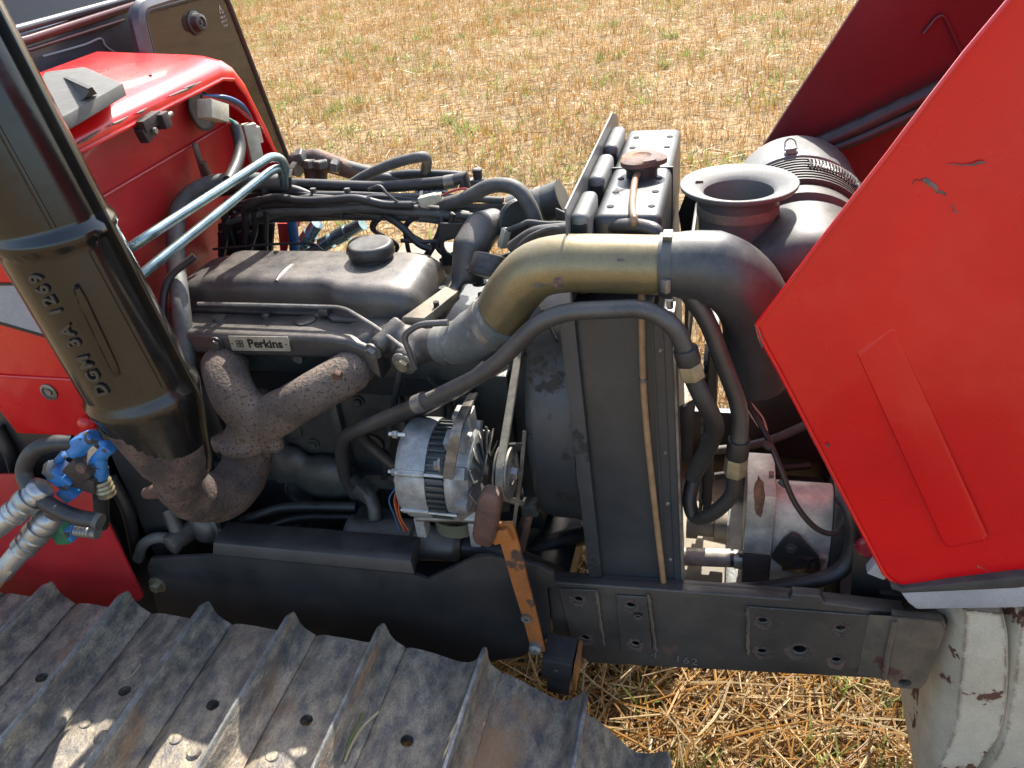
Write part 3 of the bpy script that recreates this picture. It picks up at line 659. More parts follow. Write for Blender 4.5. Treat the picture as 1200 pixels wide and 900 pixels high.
# ---------------------------------------------------------------- exhaust manifold, elbow, stack
def exhaust():
    mb = MB(); k = -.245
    mb.tube(spline([P(262, 420, -.165), P(264, 435, -.21), P(275, 465, k), P(300, 495, k)], 5), [.034] * 3 + [.040] * 13, 18)
    mb.tube(spline([P(425, 425, -.165), P(408, 437, -.21), P(365, 462, k), P(325, 485, k), P(298, 500, k)], 5), [.033] * 4 + [.037] * 10 + [.040] * 7, 18)
    mb.tube([P(300, 490, k), P(290, 518, k)], [.043, .044], 18)
    mb.lathe(P(290, 512, k), (0, 0, -1), [(-.008, .054), (.012, .054)], 20)
    for px in (258, 322): mb.lathe(P(px, 519, k - .01), (0, 0, -1), [(-.012, .016), (.014, .016)], 12)
    for px, py in ((250, 428), (280, 425), (398, 424), (437, 426)): mb.ball(P(px, py, -.175), .020, .016, .018)
    ma = mb.build('exhaust_manifold', M['rust_cast'], T, remesh=.0045, relax=3); tag(ma, 'pitted rusty exhaust manifold with two branches')
    for px, py in ((396, 437), (314, 528)):
        bolt(ma, P(px, py, -.262), (0, -1, -.3), .009, .010, 'rust_pipe', 0)
    k2 = -.29
    el = MB().tube(spline([P(290, 520, -.25), P(289, 545, -.26), P(268, 576, -.31), P(238, 583, -.37), P(212, 570, -.42), P(206, 545, -.43)], 6), [.043] * 8 + [.046] * 8 + [.043] * 6 + [.038] * 20, 20)
    el.lathe(P(290, 528, -.25), (0, 0, -1), [(-.006, .046), (.010, .046)], 20)
    el = el.build('exhaust_elbow', M['rust_dark'], T, remesh=.005, relax=3); tag(el, 'rusty exhaust elbow leading up to the stack')
    MB().tube([P(172, 578, -.42), P(190, 574, -.43), P(205, 572, -.44)], [.010, .014, .018], 10).build('clamp_bolt', M['rust_pipe'], el)
    # stack: round pipe in a flanged half shell, rising past the left of the view
    yc = -.43
    eR1, eR0 = P(240, 490, yc), P(-16, 0, yc); eL1 = P(107, 490, yc)
    lean = (eR0.x - eR1.x) / (eR0.z - eR1.z)
    rad = (eR1.x - eL1.x) / 2 * .745; cx1 = (eR1.x + eL1.x) / 2 + .019; zr = eR1.z
    def cx(z): return cx1 + lean * (z - zr)
    def ring(z, r, x=None):
        x = cx(z) if x is None else x
        return [V((x + r * math.cos(a), yc + r * math.sin(a), z)) for a in (i * 2 * math.pi / 48 for i in range(48))]
    zb = P(190, 548, yc).z; z1 = P(165, 480, yc).z + .034; zm = P(60, 282, yc).z + .018; zt = 2.35
    xb = P(212, 552, yc).x
    prof = [(zb - .012, .040, xb), (zb, .043, xb), (zb + .018, .052, xb + .22 * (cx(z1) - xb)), (z1 - .02, rad, cx(z1 - .02)), (z1 - .012, rad + .002, cx(z1 - .012)), (z1 - .004, rad + .005, cx(z1)), (z1 + .006, rad + .005, cx(z1 + .006)), (z1 + .014, rad, cx(z1 + .014)),
            (zm - .012, rad, cx(zm - .012)), (zm - .005, rad + .005, cx(zm - .005)), (zm + .005, rad + .005, cx(zm + .005)), (zm + .012, rad, cx(zm + .012)), (zt, rad, cx(zt))]
    dense = []
    for (za, ra, xa_), (zb2, rb, xb2) in zip(prof, prof[1:]):
        k = max(1, int((zb2 - za) / .008)) if abs(ra - rb) < .001 else 1
        dense += [(za + (zb2 - za) * i / k, ra + (rb - ra) * i / k, xa_ + (xb2 - xa_) * i / k) for i in range(k)]
    dense.append(prof[-1])
    st = MB().rings([ring(z, r, x) for z, r, x in dense]).build('exhaust_stack', M['stack'], T)
    tag(st, 'tall black exhaust stack with bands and raised lettering')
    MB().rings([ring(z, r + .0012, x) for z, r, x in ((zb - .013, .040, xb), (zb, .043, xb), (zb + .018, .052, xb + .22 * (cx(z1) - xb)), (z1 - .036, .052 + (rad - .052) * .80, xb + .84 * (cx(z1) - xb)))], cap=False).build('rusty_cone', M['rust_dark'], st)
    def flange(ang, out_, th, name='seam_flange'):
        rs = []
        for z, r, x in prof[1:4] + prof[7:9] + prof[11:]:
            d = V((math.cos(ang), math.sin(ang), 0)); t_ = V((-math.sin(ang), math.cos(ang), 0)); c0 = V((x, yc, z))
            rs.append([c0 + d * (r - .006) - t_ * th, c0 + d * (r + out_) - t_ * th, c0 + d * (r + out_) + t_ * th, c0 + d * (r - .006) + t_ * th])
        MB().rings(rs).build(name, M['stack'], st, bevel=.001, seg=1)
    flange(R(8), .010, .003); flange(R(188), .010, .003)
    def on(px, py):                      # point on the shell seen at a pixel
        p = P(px, py, yc - rad)
        for _ in range(8):
            dx = p.x - cx(p.z); p = P(px, py, yc - math.sqrt(max(rad * rad - dx * dx, 1e-6)))
        return p
    a, b = on(90, 338), on(138, 440)
    MB().tube([a.lerp(b, i / 8) for i in range(9)], [.004] + [.006] * 7 + [.004], 8).build('pressed_rib', M['stack'], st)
    q = on(80, 296); ang0 = math.atan2(q.y - yc, q.x - cx(q.z))
    for za, zb_ in ((z1 + .03, zm - .02), (zm + .02, zt)):
        MB().tube([V((cx(z) + (rad + .0005) * math.cos(ang0 + .35 * (za < zm)), yc + (rad + .0005) * math.sin(ang0 + .35 * (za < zm)), z)) for z in (za, (za + zb_) / 2, zb_)], .0032, 8).build('pressed_rib', M['stack'], st)
    # raised lettering climbing the shell, head to the left
    p0, p1 = on(112, 443), on(56, 338)
    body = 'DGM 3A 1269'; L_ = (p1 - p0).length
    pm = on(84, 394); am = math.atan2(pm.y - yc, pm.x - cx(pm.z)); ax_ = V((lean, 0, 1)).normalized()
    nrm = V((math.cos(am), math.sin(am), 0)); tng = V((-math.sin(am), math.cos(am), 0))
    text('raised_lettering', body, .0245, M['letter'], st, pm + nrm * .0026, ax_, -tng, .0018, .0007, sp=1.3)
exhaust()

# ---------------------------------------------------------------- alternator and belt
def alternator():
    y = -.285
    c0, c1 = P(490, 552, y), P(600, 548, y)
    zc = (c0.z + c1.z) / 2; X = (1, 0, 0)
    r = (P(500, 488, y - .02).z - P(500, 608, y - .02).z) / 2 * .78
    def xa(px): return P(px, 550, y - .02).x
    xl, xs, xf, xg, xp = xa(471), xa(512), xa(533), xa(560), xa(588)
    c = V((xl, y, zc))
    al = MB().lathe(c, X, [(0, r * .62), (.004, r * .74), (.010, r * .93), (.020, r), (xs - xl, r), (xs - xl, r * .95)], 48).build('alternator', M['alu'], T)
    tag(al, 'grey cast alternator with slotted middle and drive pulley')
    mb = MB().lathe(V((xs, y, zc)), X, [(0, r * .93), (xf - xs, r * .93)], 48)
    for k in range(44):
        a = k * 2 * math.pi / 44; d = V((0, math.cos(a), math.sin(a)))
        mb.obox(V(((xs + xf) / 2, y, zc)) + d * r * .955, X, (xf - xs) / 2 * .93, .0016, .0035, d)
    mb.build('stator_ring', M['block'], al)
    mb = MB().lathe(V((xf, y, zc)), X, [(0, r * .97), (.012, r), (.020, r * .93), (xg - xf - .004, r * .78), (xg - xf, r * .5), (xg - xf + .006, r * .3)], 48)
    for k in range(8):
        a = k * math.pi / 4 + .2; d = V((0, math.cos(a), math.sin(a)))
        mb.obox(V((xf + .018, y, zc)) + d * r * .78, X, .016, .010, r * .2, d)
    mb.obox(V((xf + .014, y, zc)) + V((0, .02, r + .004)), X, .015, .016, .016); mb.obox(V((xf + .014, y, zc)) + V((0, -.03, r * .93)), X, .016, .014, .014, (0, -.3, 1))
    mb.build('drive_end_bracket', M['alu'], al, bevel=.002)
    mb = MB().lathe(V((xg - .006, y, zc)), X, [(0, .030), (.004, .030)], 20)
    for k in range(12):
        a = k * math.pi / 6; d = V((0, math.cos(a), math.sin(a)))
        mb.obox(V((xg + .004, y, zc)) + d * r * .60, d, r * .27, .011, .0013, V((1, 0, 0)) + d.cross(V((1, 0, 0))) * .5)
    mb.build('cooling_fan', M['steel_dull'], al, bevel=.0008, seg=1)
    rp = r * .52
    pu = MB().lathe(V((xp - .012, y, zc)), X, [(0, rp * .98), (.003, rp), (.009, rp * .72), (.013, rp * .72), (.019, rp), (.022, rp * .97), (.022, rp * .5), (.018, rp * .45), (.018, .001)], 40).build('pulley', M['steel_dull'], al)
    bolt(al, (xp + .006, y, zc), X, .011, .014, 'steel', 1.6, 'pulley_nut')
    # through bolts, terminals, foot
    for a in (R(200), R(255), R(150)):
        d = V((0, math.cos(a), math.sin(a)))
        MB().tube([V((xl + .014, y, zc)) + d * r * 1.0, V((xf + .016, y, zc)) + d * r * 1.02], .003, 8).build('through_bolt', M['steel'], al)
        MB().tube([V((xl + .018, y, zc)) + d * r * .985, V((xs, y, zc)) + d * r * .985], .006, 10).build('bolt_boss', M['alu'], al)
    for px, py in ((463, 509), (462, 553)):
        p = P(px, py, y - .03); MB().hexn(p + V((.004, 0, 0)), (-1, 0, 0), .0065, .008).tube([p + V((.018, 0, 0)), p + V((-.010, 0, 0))], .0035, 8).build('terminal_stud', M['steel'], al)
    p = P(470, 563, y - .05); MB().tube([p + V((.012, 0, 0)), p + V((-.012, 0, 0))], .0042, 8).build('terminal_stud', M['wire_red'], al)
    for j, (mt, dx) in enumerate((('wire_blue', -6), ('wire_orange', 0), ('wire_orange', 5), ('wire_red', 2))):
        MB().tube(spline([P(468, 567, y - .05), P(462 + dx, 585, y - .05), P(466 + dx * .6, 605, y - .045), P(474 + dx, 622, y - .03)], 5), .0013, 6).build('wire', M[mt], al)
    for fx_, fy_, h_ in ((495, 613, .022), (558, 622, .026)): MB().obox(P(fx_, fy_, y - .02), (1, 0, 0), .009, .013, h_).build('mounting_foot', M['alu'], al, bevel=.003)
    MB().tube([P(488, 607, y - .03), P(560, 608, y - .03)], .006, 10).build('pivot_bolt', M['steel_dull'], al)
    # slotted adjusting strap
    pts = spline([P(555, 462, -.20), P(548, 475, -.25), P(537, 500, -.355), P(530, 530, -.365), P(525, 560, -.365)], 5)
    s_ = MB().strip(pts, .017, .006, (1, 0, .2)).build('adjuster_strap', M['steel_dull'], al, bevel=.0012)
    bolt(al, P(516, 545, -.36), (-1, -.2, 0), .008, .01, 'steel_dull')
    # olive band under the alternator, wrapped round
    c = P(533, 615, -.30); n = 20
    pts = [c + V((.032 * math.cos(a), -.018 * math.sin(a), 0)) for a in (math.pi * 2 * i / n for i in range(n + 1))]
    MB().strip(pts, .026, .003, (0, 0, 1)).build('band_clamp', M['green_band'], T)
    # pulleys: water pump with fan hub, crank
    wp = V((xp - .001, -.03, 1.095)); ck = V((xp - .001, 0, .745))
    for nm, q, rr in (('water_pump_pulley', wp, .075), ('crank_pulley', ck, .085)):
        MB().lathe(q - V((.013, 0, 0)), X, [(0, rr * .5), (0, rr), (.004, rr), (.010, rr * .86), (.015, rr * .86), (.021, rr), (.025, rr), (.025, rr * .8), (.018, rr * .76), (.018, .03), (.03, .03), (.03, .001)], 40).build(nm, M['black'], T)
    # belt round the three pulleys
    cen = [(y, zc, rp * .93), (ck.y, ck.z, .079), (wp.y, wp.z, .070)]
    pts = []
    def tang(A, B):
        dx, dz = B[0] - A[0], B[1] - A[1]; L_ = math.hypot(dx, dz); th = math.atan2(dz, dx); ph = math.acos((A[2] - B[2]) / L_)
        al_ = th - ph
        return (A[0] + A[2] * math.cos(al_), A[1] + A[2] * math.sin(al_)), (B[0] + B[2] * math.cos(al_), B[1] + B[2] * math.sin(al_)), al_
    seq = [cen[0], cen[1], cen[2]]; tg = [tang(seq[i], seq[(i + 1) % 3]) for i in range(3)]
    for i in range(3):
        A = seq[i]; a_in = tg[i - 1][2]; a_out = tg[i][2]
        while a_out < a_in: a_out += 2 * math.pi
        for k in range(10):
            a = a_in + (a_out - a_in) * k / 9; pts.append(V((xp, A[0] + A[2] * math.cos(a), A[1] + A[2] * math.sin(a))))
    pts.append(pts[0]); pts.append(pts[1])
    MB().strip(pts, .0125, .009, (1, 0, 0)).build('fan_belt', M['belt'], T, bevel=.001, seg=1)
    # fan
    fx = .485; fan = MB().lathe((fx - .02, -.01, 1.06), X, [(0, .05), (.04, .05), (.045, .03)], 24).build('cooling_fan', M['black'], T)
    for k in range(6):
        a = k * math.pi / 3 + .35; d = V((0, math.cos(a), math.sin(a)))
        MB().obox(V((fx, -.01, 1.06)) + d * .135, d, .10, .045, .002, V((1, 0, 0)) + d.cross(V((1, 0, 0))) * .6).build('fan_blade', M['black'], fan, bevel=.001)
    # starter motor and plumbing low on the block
    s0 = P(412, 628, -.25); ax = V((1, 0, .015))
    st = MB().lathe(s0, ax, [(0, .030), (0, .040), (.008, .042), (.012, .039), (.075, .039), (.08, .041), (.13, .041), (.135, .034), (.21, .030), (.22, .02)], 32).build('starter_motor', M['gun'], T)
    tag(st, 'dark starter motor low on the engine side')
    MB().obox(s0 + V((.10, -.035, -.006)), ax, .012, .008, .012).build('terminal_block', M['block'], st, bevel=.002)
    MB().obox(P(445, 608, -.22), ax, .045, .02, .012).build('solenoid_plate', M['black'], st, bevel=.003)
    mb = MB().tube(spline([P(415, 560, -.17), P(428, 572, -.21), P(437, 590, -.23), P(440, 608, -.24)], 5), .013, 12).obox(P(428, 575, -.215), (1, -.2, -.8), .018, .014, .014)
    mb.build('elbow_fitting', M['block'], T, bevel=.002)
    MB().tube(spline([P(278, 612, -.22), P(305, 603, -.22), P(340, 594, -.21), P(418, 594, -.2)], 5), .010, 10).build('oil_pipe', M['rubber'], T)
    MB().tube(spline([P(300, 622, -.22), P(350, 607, -.21), P(420, 606, -.2)], 5), .007, 10).build('oil_pipe', M['rubber'], T)
    MB().lathe(P(320, 628, -.22), (1, 0, .02), [(0, .018), (.05, .024), (.055, .030), (.065, .030), (.067, .024), (.13, .024)], 24).build('breather_canister', M['black'], T)
    # lift pump and drain under the elbow
    lp_ = MB().lathe(P(243, 614, -.27), V((-.25, -1, .12)), [(-.03, .030), (-.004, .034), (0, .040), (.010, .040), (.013, .034), (.022, .030), (.028, .020), (.030, .001)], 28).build('lift_pump', M['gun'], T)
    tag(lp_, 'small cast lift pump under the exhaust elbow')
    MB().lathe(P(206, 634, -.315), V((-.5, -1, -.1)), [(-.05, .018), (.0, .019), (.004, .021), (.014, .021), (.017, .016)], 22).build('pump_outlet', M['gun'], lp_)
    MB().tube(spline([P(162, 655, -.33), P(168, 638, -.33), P(184, 630, -.325), P(206, 632, -.31)], 5), .0105, 12).build('outlet_hose', M['rubber_grey'], lp_)
    MB().tube([P(196, 596, -.29), P(208, 622, -.30)], [.013, .015], 14).build('inlet_stub', M['gun'], lp_)
    for a_ in range(6):
        d_ = V((math.cos(a_ * 1.05), -.2, math.sin(a_ * 1.05))) * .034; bolt(lp_, P(243, 614, -.272) + V((d_.x, -.010, d_.z)), V((-.25, -1, .12)), .005, .005, 'steel_dull', 0)
    # vertical link rod, long strap and turnbuckle right of the alternator
    MB().tube([P(652, 500, -.2), P(640, 560, -.2), P(632, 585, -.2)], .004, 8).build('link_rod', M['black'], T)
    MB().tube([P(621, 600, -.22), P(611, 645, -.22)], .007, 10).build('link_rod', M['rust_pipe'], T)
    MB().obox(P(622, 594, -.22), (1, 0, .1), .014, .014, .012).build('link_clevis', M['block'], T, bevel=.003)
    MB().strip([P(615, 505, -.26), P(610, 560, -.27), P(601, 625, -.28)], .006, .004, (1, 0, 0)).build('brace_strip', M['steel_dull'], T)
    MB().prism([P(585, 522, -.265), P(612, 520, -.265), P(614, 527, -.265), P(600, 532, -.265), P(596, 600, -.265), P(588, 600, -.265)], (0, .006, 0)).build('support_plate', M['black'], T, bevel=.001)
    MB().obox(P(627, 517, -.20), (1, 0, 0), .012, .008, .01).build('support_lug', M['block'], T, bevel=.002)
    bolt(T, P(629, 560, -.2), (0, -1, 0), .006, .006, 'steel', 0)
    # dark hoses crossing low between alternator and radiator
    MB().tube(spline([P(530, 640, -.25), P(580, 645, -.24), P(640, 668, -.2), P(690, 690, -.15)], 6), .018, 14).build('coolant_hose', M['rubber'], T)
    MB().tube(spline([P(600, 660, -.15), P(640, 640, -.12), P(690, 625, -.08), P(740, 615, -.02)], 6), .020, 14).build('coolant_hose', M['rubber'], T)
    # steel hydraulic pipes
    def hose_pipe(name, pts, r, mt='black', rad=.05): return MB().tube(fillet(pts, rad, 7), r, 14).build(name, M[mt], T)
    y = -.325
    a = hose_pipe('hydraulic_pipe', [P(424, 592, -.17), P(404, 560, -.18), P(398, 512, -.21), P(498, 471, -.29), P(575, 435, y), P(640, 366, y), P(757, 361, y), P(792, 382, y), P(812, 436, y)], .0125, 'gun')
    tag(a, 'long bent steel pipe passing in front of the radiator')
    MB().tube([P(488, 474, -.287), P(498, 470, -.291)], .0155, 14).build('pipe_joint', M['steel_dull'], a)
    MB().tube(fillet([P(460, 545, -.18), P(413, 505, -.19), P(500, 478, -.25), P(565, 440, -.28), P(640, 370, -.28)], .05), .011, 12).build('hydraulic_pipe', M['gun'], T)
    MB().tube(spline([P(500, 463, -.3), P(525, 452, -.3), P(552, 438, -.31), P(568, 425, -.31)], 4), .004, 8).build('pipe_tag', M['tanmetal'], a)
    b = hose_pipe('hydraulic_pipe', [P(800, 335, -.28), P(828, 372, -.28), P(868, 480, -.28), P(866, 520, -.28)], .0125, 'gun')
    tag(b, 'second bent steel pipe dropping behind the red panel')
    for par, p, q in ((a, P(803, 408, y), P(812, 442, y)), (b, P(866, 515, -.28), P(861, 555, -.28))):
        d = (q - p); n_ = d.normalized()
        MB().tube([p, p + d * .5], .0165, 20).build('pipe_collar', M['rubber'], par, bevel=.002)
        MB().lathe(p + d * .5, n_, [(0, .0175), (d.length * .5, .0175)], 6).build('hex_nut', M['nut'], par, bevel=.001)
    MB().tube(spline([P(812, 442, y), P(825, 470, y), P(838, 498, -.31), P(832, 520, -.29), P(812, 558, -.26)], 6), .013, 14).build('hydraulic_hose', M['rubber'], T)
    MB().tube(spline([P(861, 555, -.28), P(857, 580, -.28), P(835, 602, -.27), P(815, 606, -.25), P(808, 585, -.24), P(814, 555, -.22)], 6), .0115, 14).build('hydraulic_hose', M['rubber'], T)
alternator()

# ---------------------------------------------------------------- radiator, shroud, cap
def radiator():
    y = -.27
    tl, tr, br, bl = P(640, 362, y), P(779, 352, y), P(798, 686, y), P(692, 676, y)
    xl, xr = .530, .690; z0, z1 = .735, 1.262
    lean = .022
    def sh(x, z): return x + lean * (z1 - z) / (z1 - z0)
    mb = MB()
    def slab(xa, xb, ya, yb, za=z0, zb=z1):
        v = [(sh(x, z), y_, z) for z in (za, zb) for y_ in (ya, yb) for x in (xa, xb)]
        return MB().add(v, [(0, 2, 3, 1), (4, 5, 7, 6), (0, 1, 5, 4), (1, 3, 7, 5), (3, 2, 6, 7), (2, 0, 4, 6)])
    rd = slab(xl + .01, xr - .03, y + .006, .26).build('radiator', M['core'], T, bevel=.003); tag(rd, 'tall radiator with rusty cap and black side plate')
    slab(xl, xr - .016, y, y + .005).build('side_plate', M['radpaint'], rd, bevel=.001)
    slab(xl - .001, xl + .022, y - .010, y - .0005).build('side_channel', M['cowl_fan'], rd, bevel=.003)
    slab(xr - .034, xr - .030, y - .003, y + .001).build('fold_line', M['radpaint'], rd)
    slab(xr - .016, xr - .004, y - .002, y + .05).build('front_channel', M['radpaint'], rd, bevel=.002)
    slab(xr - .004, xr - .0005, y - .004, y + .03).build('edge_strip', M['steel_dull'], rd)
    for z in (1.20, 1.02, .92, .80): MB().lathe((sh(xr - .022, z), y - .0005, z), (0, -1, 0), [(0, .004), (.0015, .0025)], 10).build('rivet', M['steel_dull'], rd)
    MB().obox(P(668, 385, y - .001), (1, 0, 0), .010, .002, .004).build('slot', M['dark'], rd)
    # header tank
    zt = 1.375
    tk = MB().box(.572, .666, -.205, .225, 1.255, zt).build('header_tank', M['tank'], rd, bevel=.014, seg=4)
    MB().box(.5705, .6675, .0, .004, 1.27, zt + .0012).build('tank_seam', M['black'], rd)
    for i, yy in enumerate((-.17, -.11, -.05, .11, .17)):
        for xx in (.592, .650):
            MB().lathe((xx, yy, zt - .001), (0, 0, 1), [(0, .0055), (.0022, .005)], 10).build('tank_dimple', M['dark'], rd)
    cp = V((.617, .0, zt)); cp = Q(752, 183, zt + .03); cp.z = zt
    MB().lathe(cp, (0, 0, 1), [(0, .024), (.014, .024), (.014, .028), (.019, .028)], 28).build('filler_neck', M['black'], rd)
    ca = MB().rings([[cp + V((rr * (1 + (.10 * math.cos(3 * t) if k in (1, 2) else 0)) * math.cos(t), rr * (1 + (.10 * math.cos(3 * t) if k in (1, 2) else 0)) * math.sin(t), h)) for t in (i * math.pi / 24 for i in range(48))]
                     for k, (rr, h) in enumerate(((.026, .019), (.035, .021), (.035, .028), (.030, .031), (.015, .032), (.011, .029), (.002, .029)))]).build('radiator_cap', M['rust_pipe'], rd)
    tag(ca, 'rusty lobed radiator cap')
    # overflow tube
    pts = [cp + V((-.004, -.024, .010)), Q(744, 212, 1.384), Q(741, 238, 1.382), Q(743, 256, 1.380), P(746, 272, -.216), P(750, 300, -.235), P(752, 350, -.278), P(754, 450, -.281), P(762, 545, -.281), P(778, 686, -.281)]
    MB().tube(spline(pts, 6), .0050, 10).build('overflow_tube', M['tan'], rd)
    MB().lathe(P(754, 447, -.281), (0, 0, 1), [(0, .0066), (.006, .0066)], 12).build('tube_clip', M['steel_dull'], rd)
    # ribbed air shield behind the tank
    x = .545; pa, pb = XP(652, 262, x), XP(716, 136, x)
    sp = [V((x, -.265, 1.26)), V((x, -.265, 1.408)), V((x, .20, 1.412)), V((x, .265, 1.39)), V((x, .265, 1.26))]
    sh_ = MB().prism(sp, (.0025, 0, 0)).build('air_shield', M['shield'], rd); tag(sh_, 'grey pressed shield with three bulges')
    for yy, hw in ((-.195, .05), (-.03, .06), (.13, .06)):
        rs = []
        for t, dx in ((0, .002), (.012, .020), (.03, .026)):
            pass
        b_ = MB().box(x + .002, x + .027, yy - hw, yy + hw, 1.27, 1.392); b_.build('pressed_bulge', M['shield'], sh_, bevel=.012, seg=4)
        MB().box(x + .006, x + .0255, yy - hw - .0006, yy - hw + .004, 1.275, 1.378).build('bulge_opening_shade', M['dark'], sh_, bevel=.0015, seg=1)  # opening and shadowed near side, both put in as a dark box
    # fan cowl ring
    c = V((.462, 0, .99)); n = 56; rs = []
    prof = [(-.005, .262), (.0, .268), (.012, .272), (.05, .272), (.075, .276), (.075, .270), (.012, .262), (.0, .262)]
    MB().rings([[c + V((d, rr * .97 * math.cos(a), rr * math.sin(a))) for a in (k * 2 * math.pi / n for k in range(n))] for d, rr in prof], cap=False).build('fan_cowl', M['cowl_fan'], rd)
    # top hose stub on the far side
    MB().tube([P(600, 250, .2), P(640, 240, .2), P(660, 232, .2)], [.035, .036, .036], 24).build('top_hose', M['rubber_boot'], T)
    MB().tube([P(632, 242, .2), P(640, 240, .2)], .0375, 24).build('hose_clamp', M['steel_dull'], T)
    # oil cooler panel in front of the radiator
    oc = MB().box(.735, .75, -.17, .17, .80, 1.14).build('oil_cooler', M['black'], T, bevel=.004); tag(oc, 'narrow dark cooler panel ahead of the radiator')
    for z in np.linspace(.82, 1.12, 14): MB().box(.728, .7345, -.165, .165, float(z) - .004, float(z) + .004).build('cooler_fin', M['core'], oc)
    pl = [P(795, 480, -.2), P(815, 470, -.2), P(811, 540, -.2), P(806, 542, -.2), P(793, 540, -.2)]
    MB().prism(pl, (0, .01, 0)).build('cooler_bracket', M['radpaint'], T, bevel=.002)
radiator()

# ---------------------------------------------------------------- intake pipe, elbow, air cleaner
def intake():
    y = -.268
    cpl = MB().tube(spline([P(514, 404, -.215), P(545, 399, -.225), P(572, 385, -.24), P(590, 368, -.25)], 5), [.030, .031, .032, .034, .036, .038, .040] + [.0425] * 3 + [.0435] * 6, 28)
    c_ = cpl.build('intake_coupling', M['rubber_dusty'], T); tag(c_, 'dusty rubber coupling joining the intake neck to the golden pipe')
    for px, py, yy, d in ((522, 403, -.218, V((1, 0, .04))), (578, 380, -.243, V((.75, -.1, .62)))):
        r_ = .0445 if px > 550 else .0325
        MB().lathe(P(px, py, yy), d, [(-.006, r_ - .001), (-.0055, r_ + .0008), (.0055, r_ + .0008), (.006, r_ - .001)], 32, cap=False).build('hose_clamp', M['steel_dull'] if px > 550 else M['rubber_dusty'], c_)
    pts = spline([P(566, 389, -.236), P(583, 374, -.246), P(600, 345, -.256), P(626, 318, -.264), P(660, 309, y), P(700, 309, y), P(745, 310, y), P(786, 311, y)], 7)
    g = MB().tube(pts, .0398, 36).build('intake_pipe', M['brass'], T); tag(g, 'golden bent intake pipe with a scuff mark')
    # scuffs: scraped bare spots hugging the pipe
    def scuff(px, py, sx, sz, mt):            # bare patch following the round of the pipe
        c0 = P(px, py, y - .03); best = min(pts, key=lambda q: abs(q.x - c0.x)); n = 14
        def on_(p):
            dz = max(-.036, min(.036, p.z - best.z)); return V((p.x, best.y - math.sqrt(.0402 ** 2 - dz * dz), best.z + dz))
        rr = [1 + random.uniform(-.3, .3) for _ in range(n)]
        rings = [[on_(c0 + V((sx * f_ * rr[k] * math.cos(2 * math.pi * k / n), 0, sz * f_ * rr[k] * math.sin(2 * math.pi * k / n)))) for k in range(n)] for f_ in (.05, .4, .75, 1)]
        MB().rings(rings, True, False).build('scuff_mark', M[mt], g)
    scuff(656, 328, .007, .011, 'chip'); scuff(633, 332, .011, .004, 'steel_dull'); scuff(728, 303, .006, .002, 'chip')
    el = MB().tube(spline([P(774, 311, y), P(792, 311, y), P(832, 313, -.262), P(866, 332, -.25), P(886, 366, -.23), P(888, 405, -.21), P(884, 440, -.19)], 7),
                   [.0435] * 8 + [.044, .0445, .045, .0455, .046, .047] + [.049] * 29, 32)
    e = el.build('intake_elbow', M['rubber_boot'], T); tag(e, 'black rubber elbow turning down to the air cleaner')
    MB().lathe(P(783, 311, y), (1, 0, .02), [(-.006, .0435), (-.0065, .0450), (.0065, .0450), (.006, .0435)], 32, cap=False).build('hose_clamp', M['rubber_boot'], e)
    bolt(e, P(785, 352, y), (0, 0, -1), .005, .012, 'steel', 0)
    for q_, d_ in ((P(783, 311, y) + V((0, -.010, .046)), V((0, 1, .2))), (P(783, 311, y) + V((0, -.046, -.008)), V((0, .1, 1)))):
        MB().obox(q_, d_, .009, .006, .004).build('clamp_screw', M['steel_dull'], e, bevel=.001)
    # air cleaner: drum lying across the tractor, with a raised inlet and flared bowl
    cx, cz, r = .868, 1.235, .112; Yv = (0, 1, 0)
    prof = [(-.20, .05), (-.195, .085), (-.18, .100), (-.15, .106), (-.062, .107), (-.058, .098), (-.032, .098), (-.028, .108), (-.006, .108), (-.002, .104)]
    ac = MB().lathe((cx, 0, cz), Yv, prof + [(.02, .104), (.021, .09)], 56).build('air_cleaner', M['cleaner'], T); tag(ac, 'black drum air cleaner with flared inlet bowl')
    y0 = .022
    mb = MB(); pr = []
    for k in range(9): pr += [(y0 + k * .0125, .101), (y0 + k * .0125 + .001, .112), (y0 + k * .0125 + .005, .112), (y0 + k * .0125 + .006, .101)]
    mb.lathe((cx, 0, cz), Yv, pr, 56).build('ribbed_band', M['plastic'], ac)
    MB().lathe((cx, 0, cz), Yv, [(y0 + .108, .108), (y0 + .11, .115), (y0 + .125, .116), (y0 + .128, .112), (y0 + .24, .110), (y0 + .262, .100), (y0 + .27, .08), (y0 + .272, .001)], 56).build('end_cover', M['shield'], ac)
    # over-centre clip and coil
    a = R(98); d = V((math.cos(a), 0, math.sin(a))); c0 = V((cx, y0 + .13, cz)) + d * .116
    ck = MB().obox(c0, (0, 1, 0), .013, .011, .003, d).obox(c0 + d * .005 + V((0, -.010, 0)), (0, 1, 0), .006, .009, .005, d).build('clip', M['steel'], ac, bevel=.001, seg=1)
    tv = d.cross(V((0, 1, 0)))
    MB().tube(spline([c0 + tv * .009 + d * .003, c0 + tv * .008 + d * .012 + V((0, .016, 0)), c0 + d * .016 + V((0, .022, 0)), c0 - tv * .008 + d * .012 + V((0, .016, 0)), c0 - tv * .009 + d * .003], 4), .0014, 6).build('clip_wire', M['plastic'], ac)
    cp = []
    for k in range(150):
        t = k / 149; a = R(86 - 46 * t); dd = V((math.cos(a), 0, math.sin(a))); b0 = V((cx, y0 + .062, cz)) + dd * .1155
        ph = t * 2 * math.pi * 18; cp.append(b0 + V((0, .016 * math.cos(ph), 0)) + dd * (.006 * math.sin(ph)))
    MB().tube(cp, .0014, 5).build('spring_coil', M['steel_dull'], ac)
    a = R(38); dd = V((math.cos(a), 0, math.sin(a))); b0 = V((cx, y0 + .05, cz)) + dd * .118
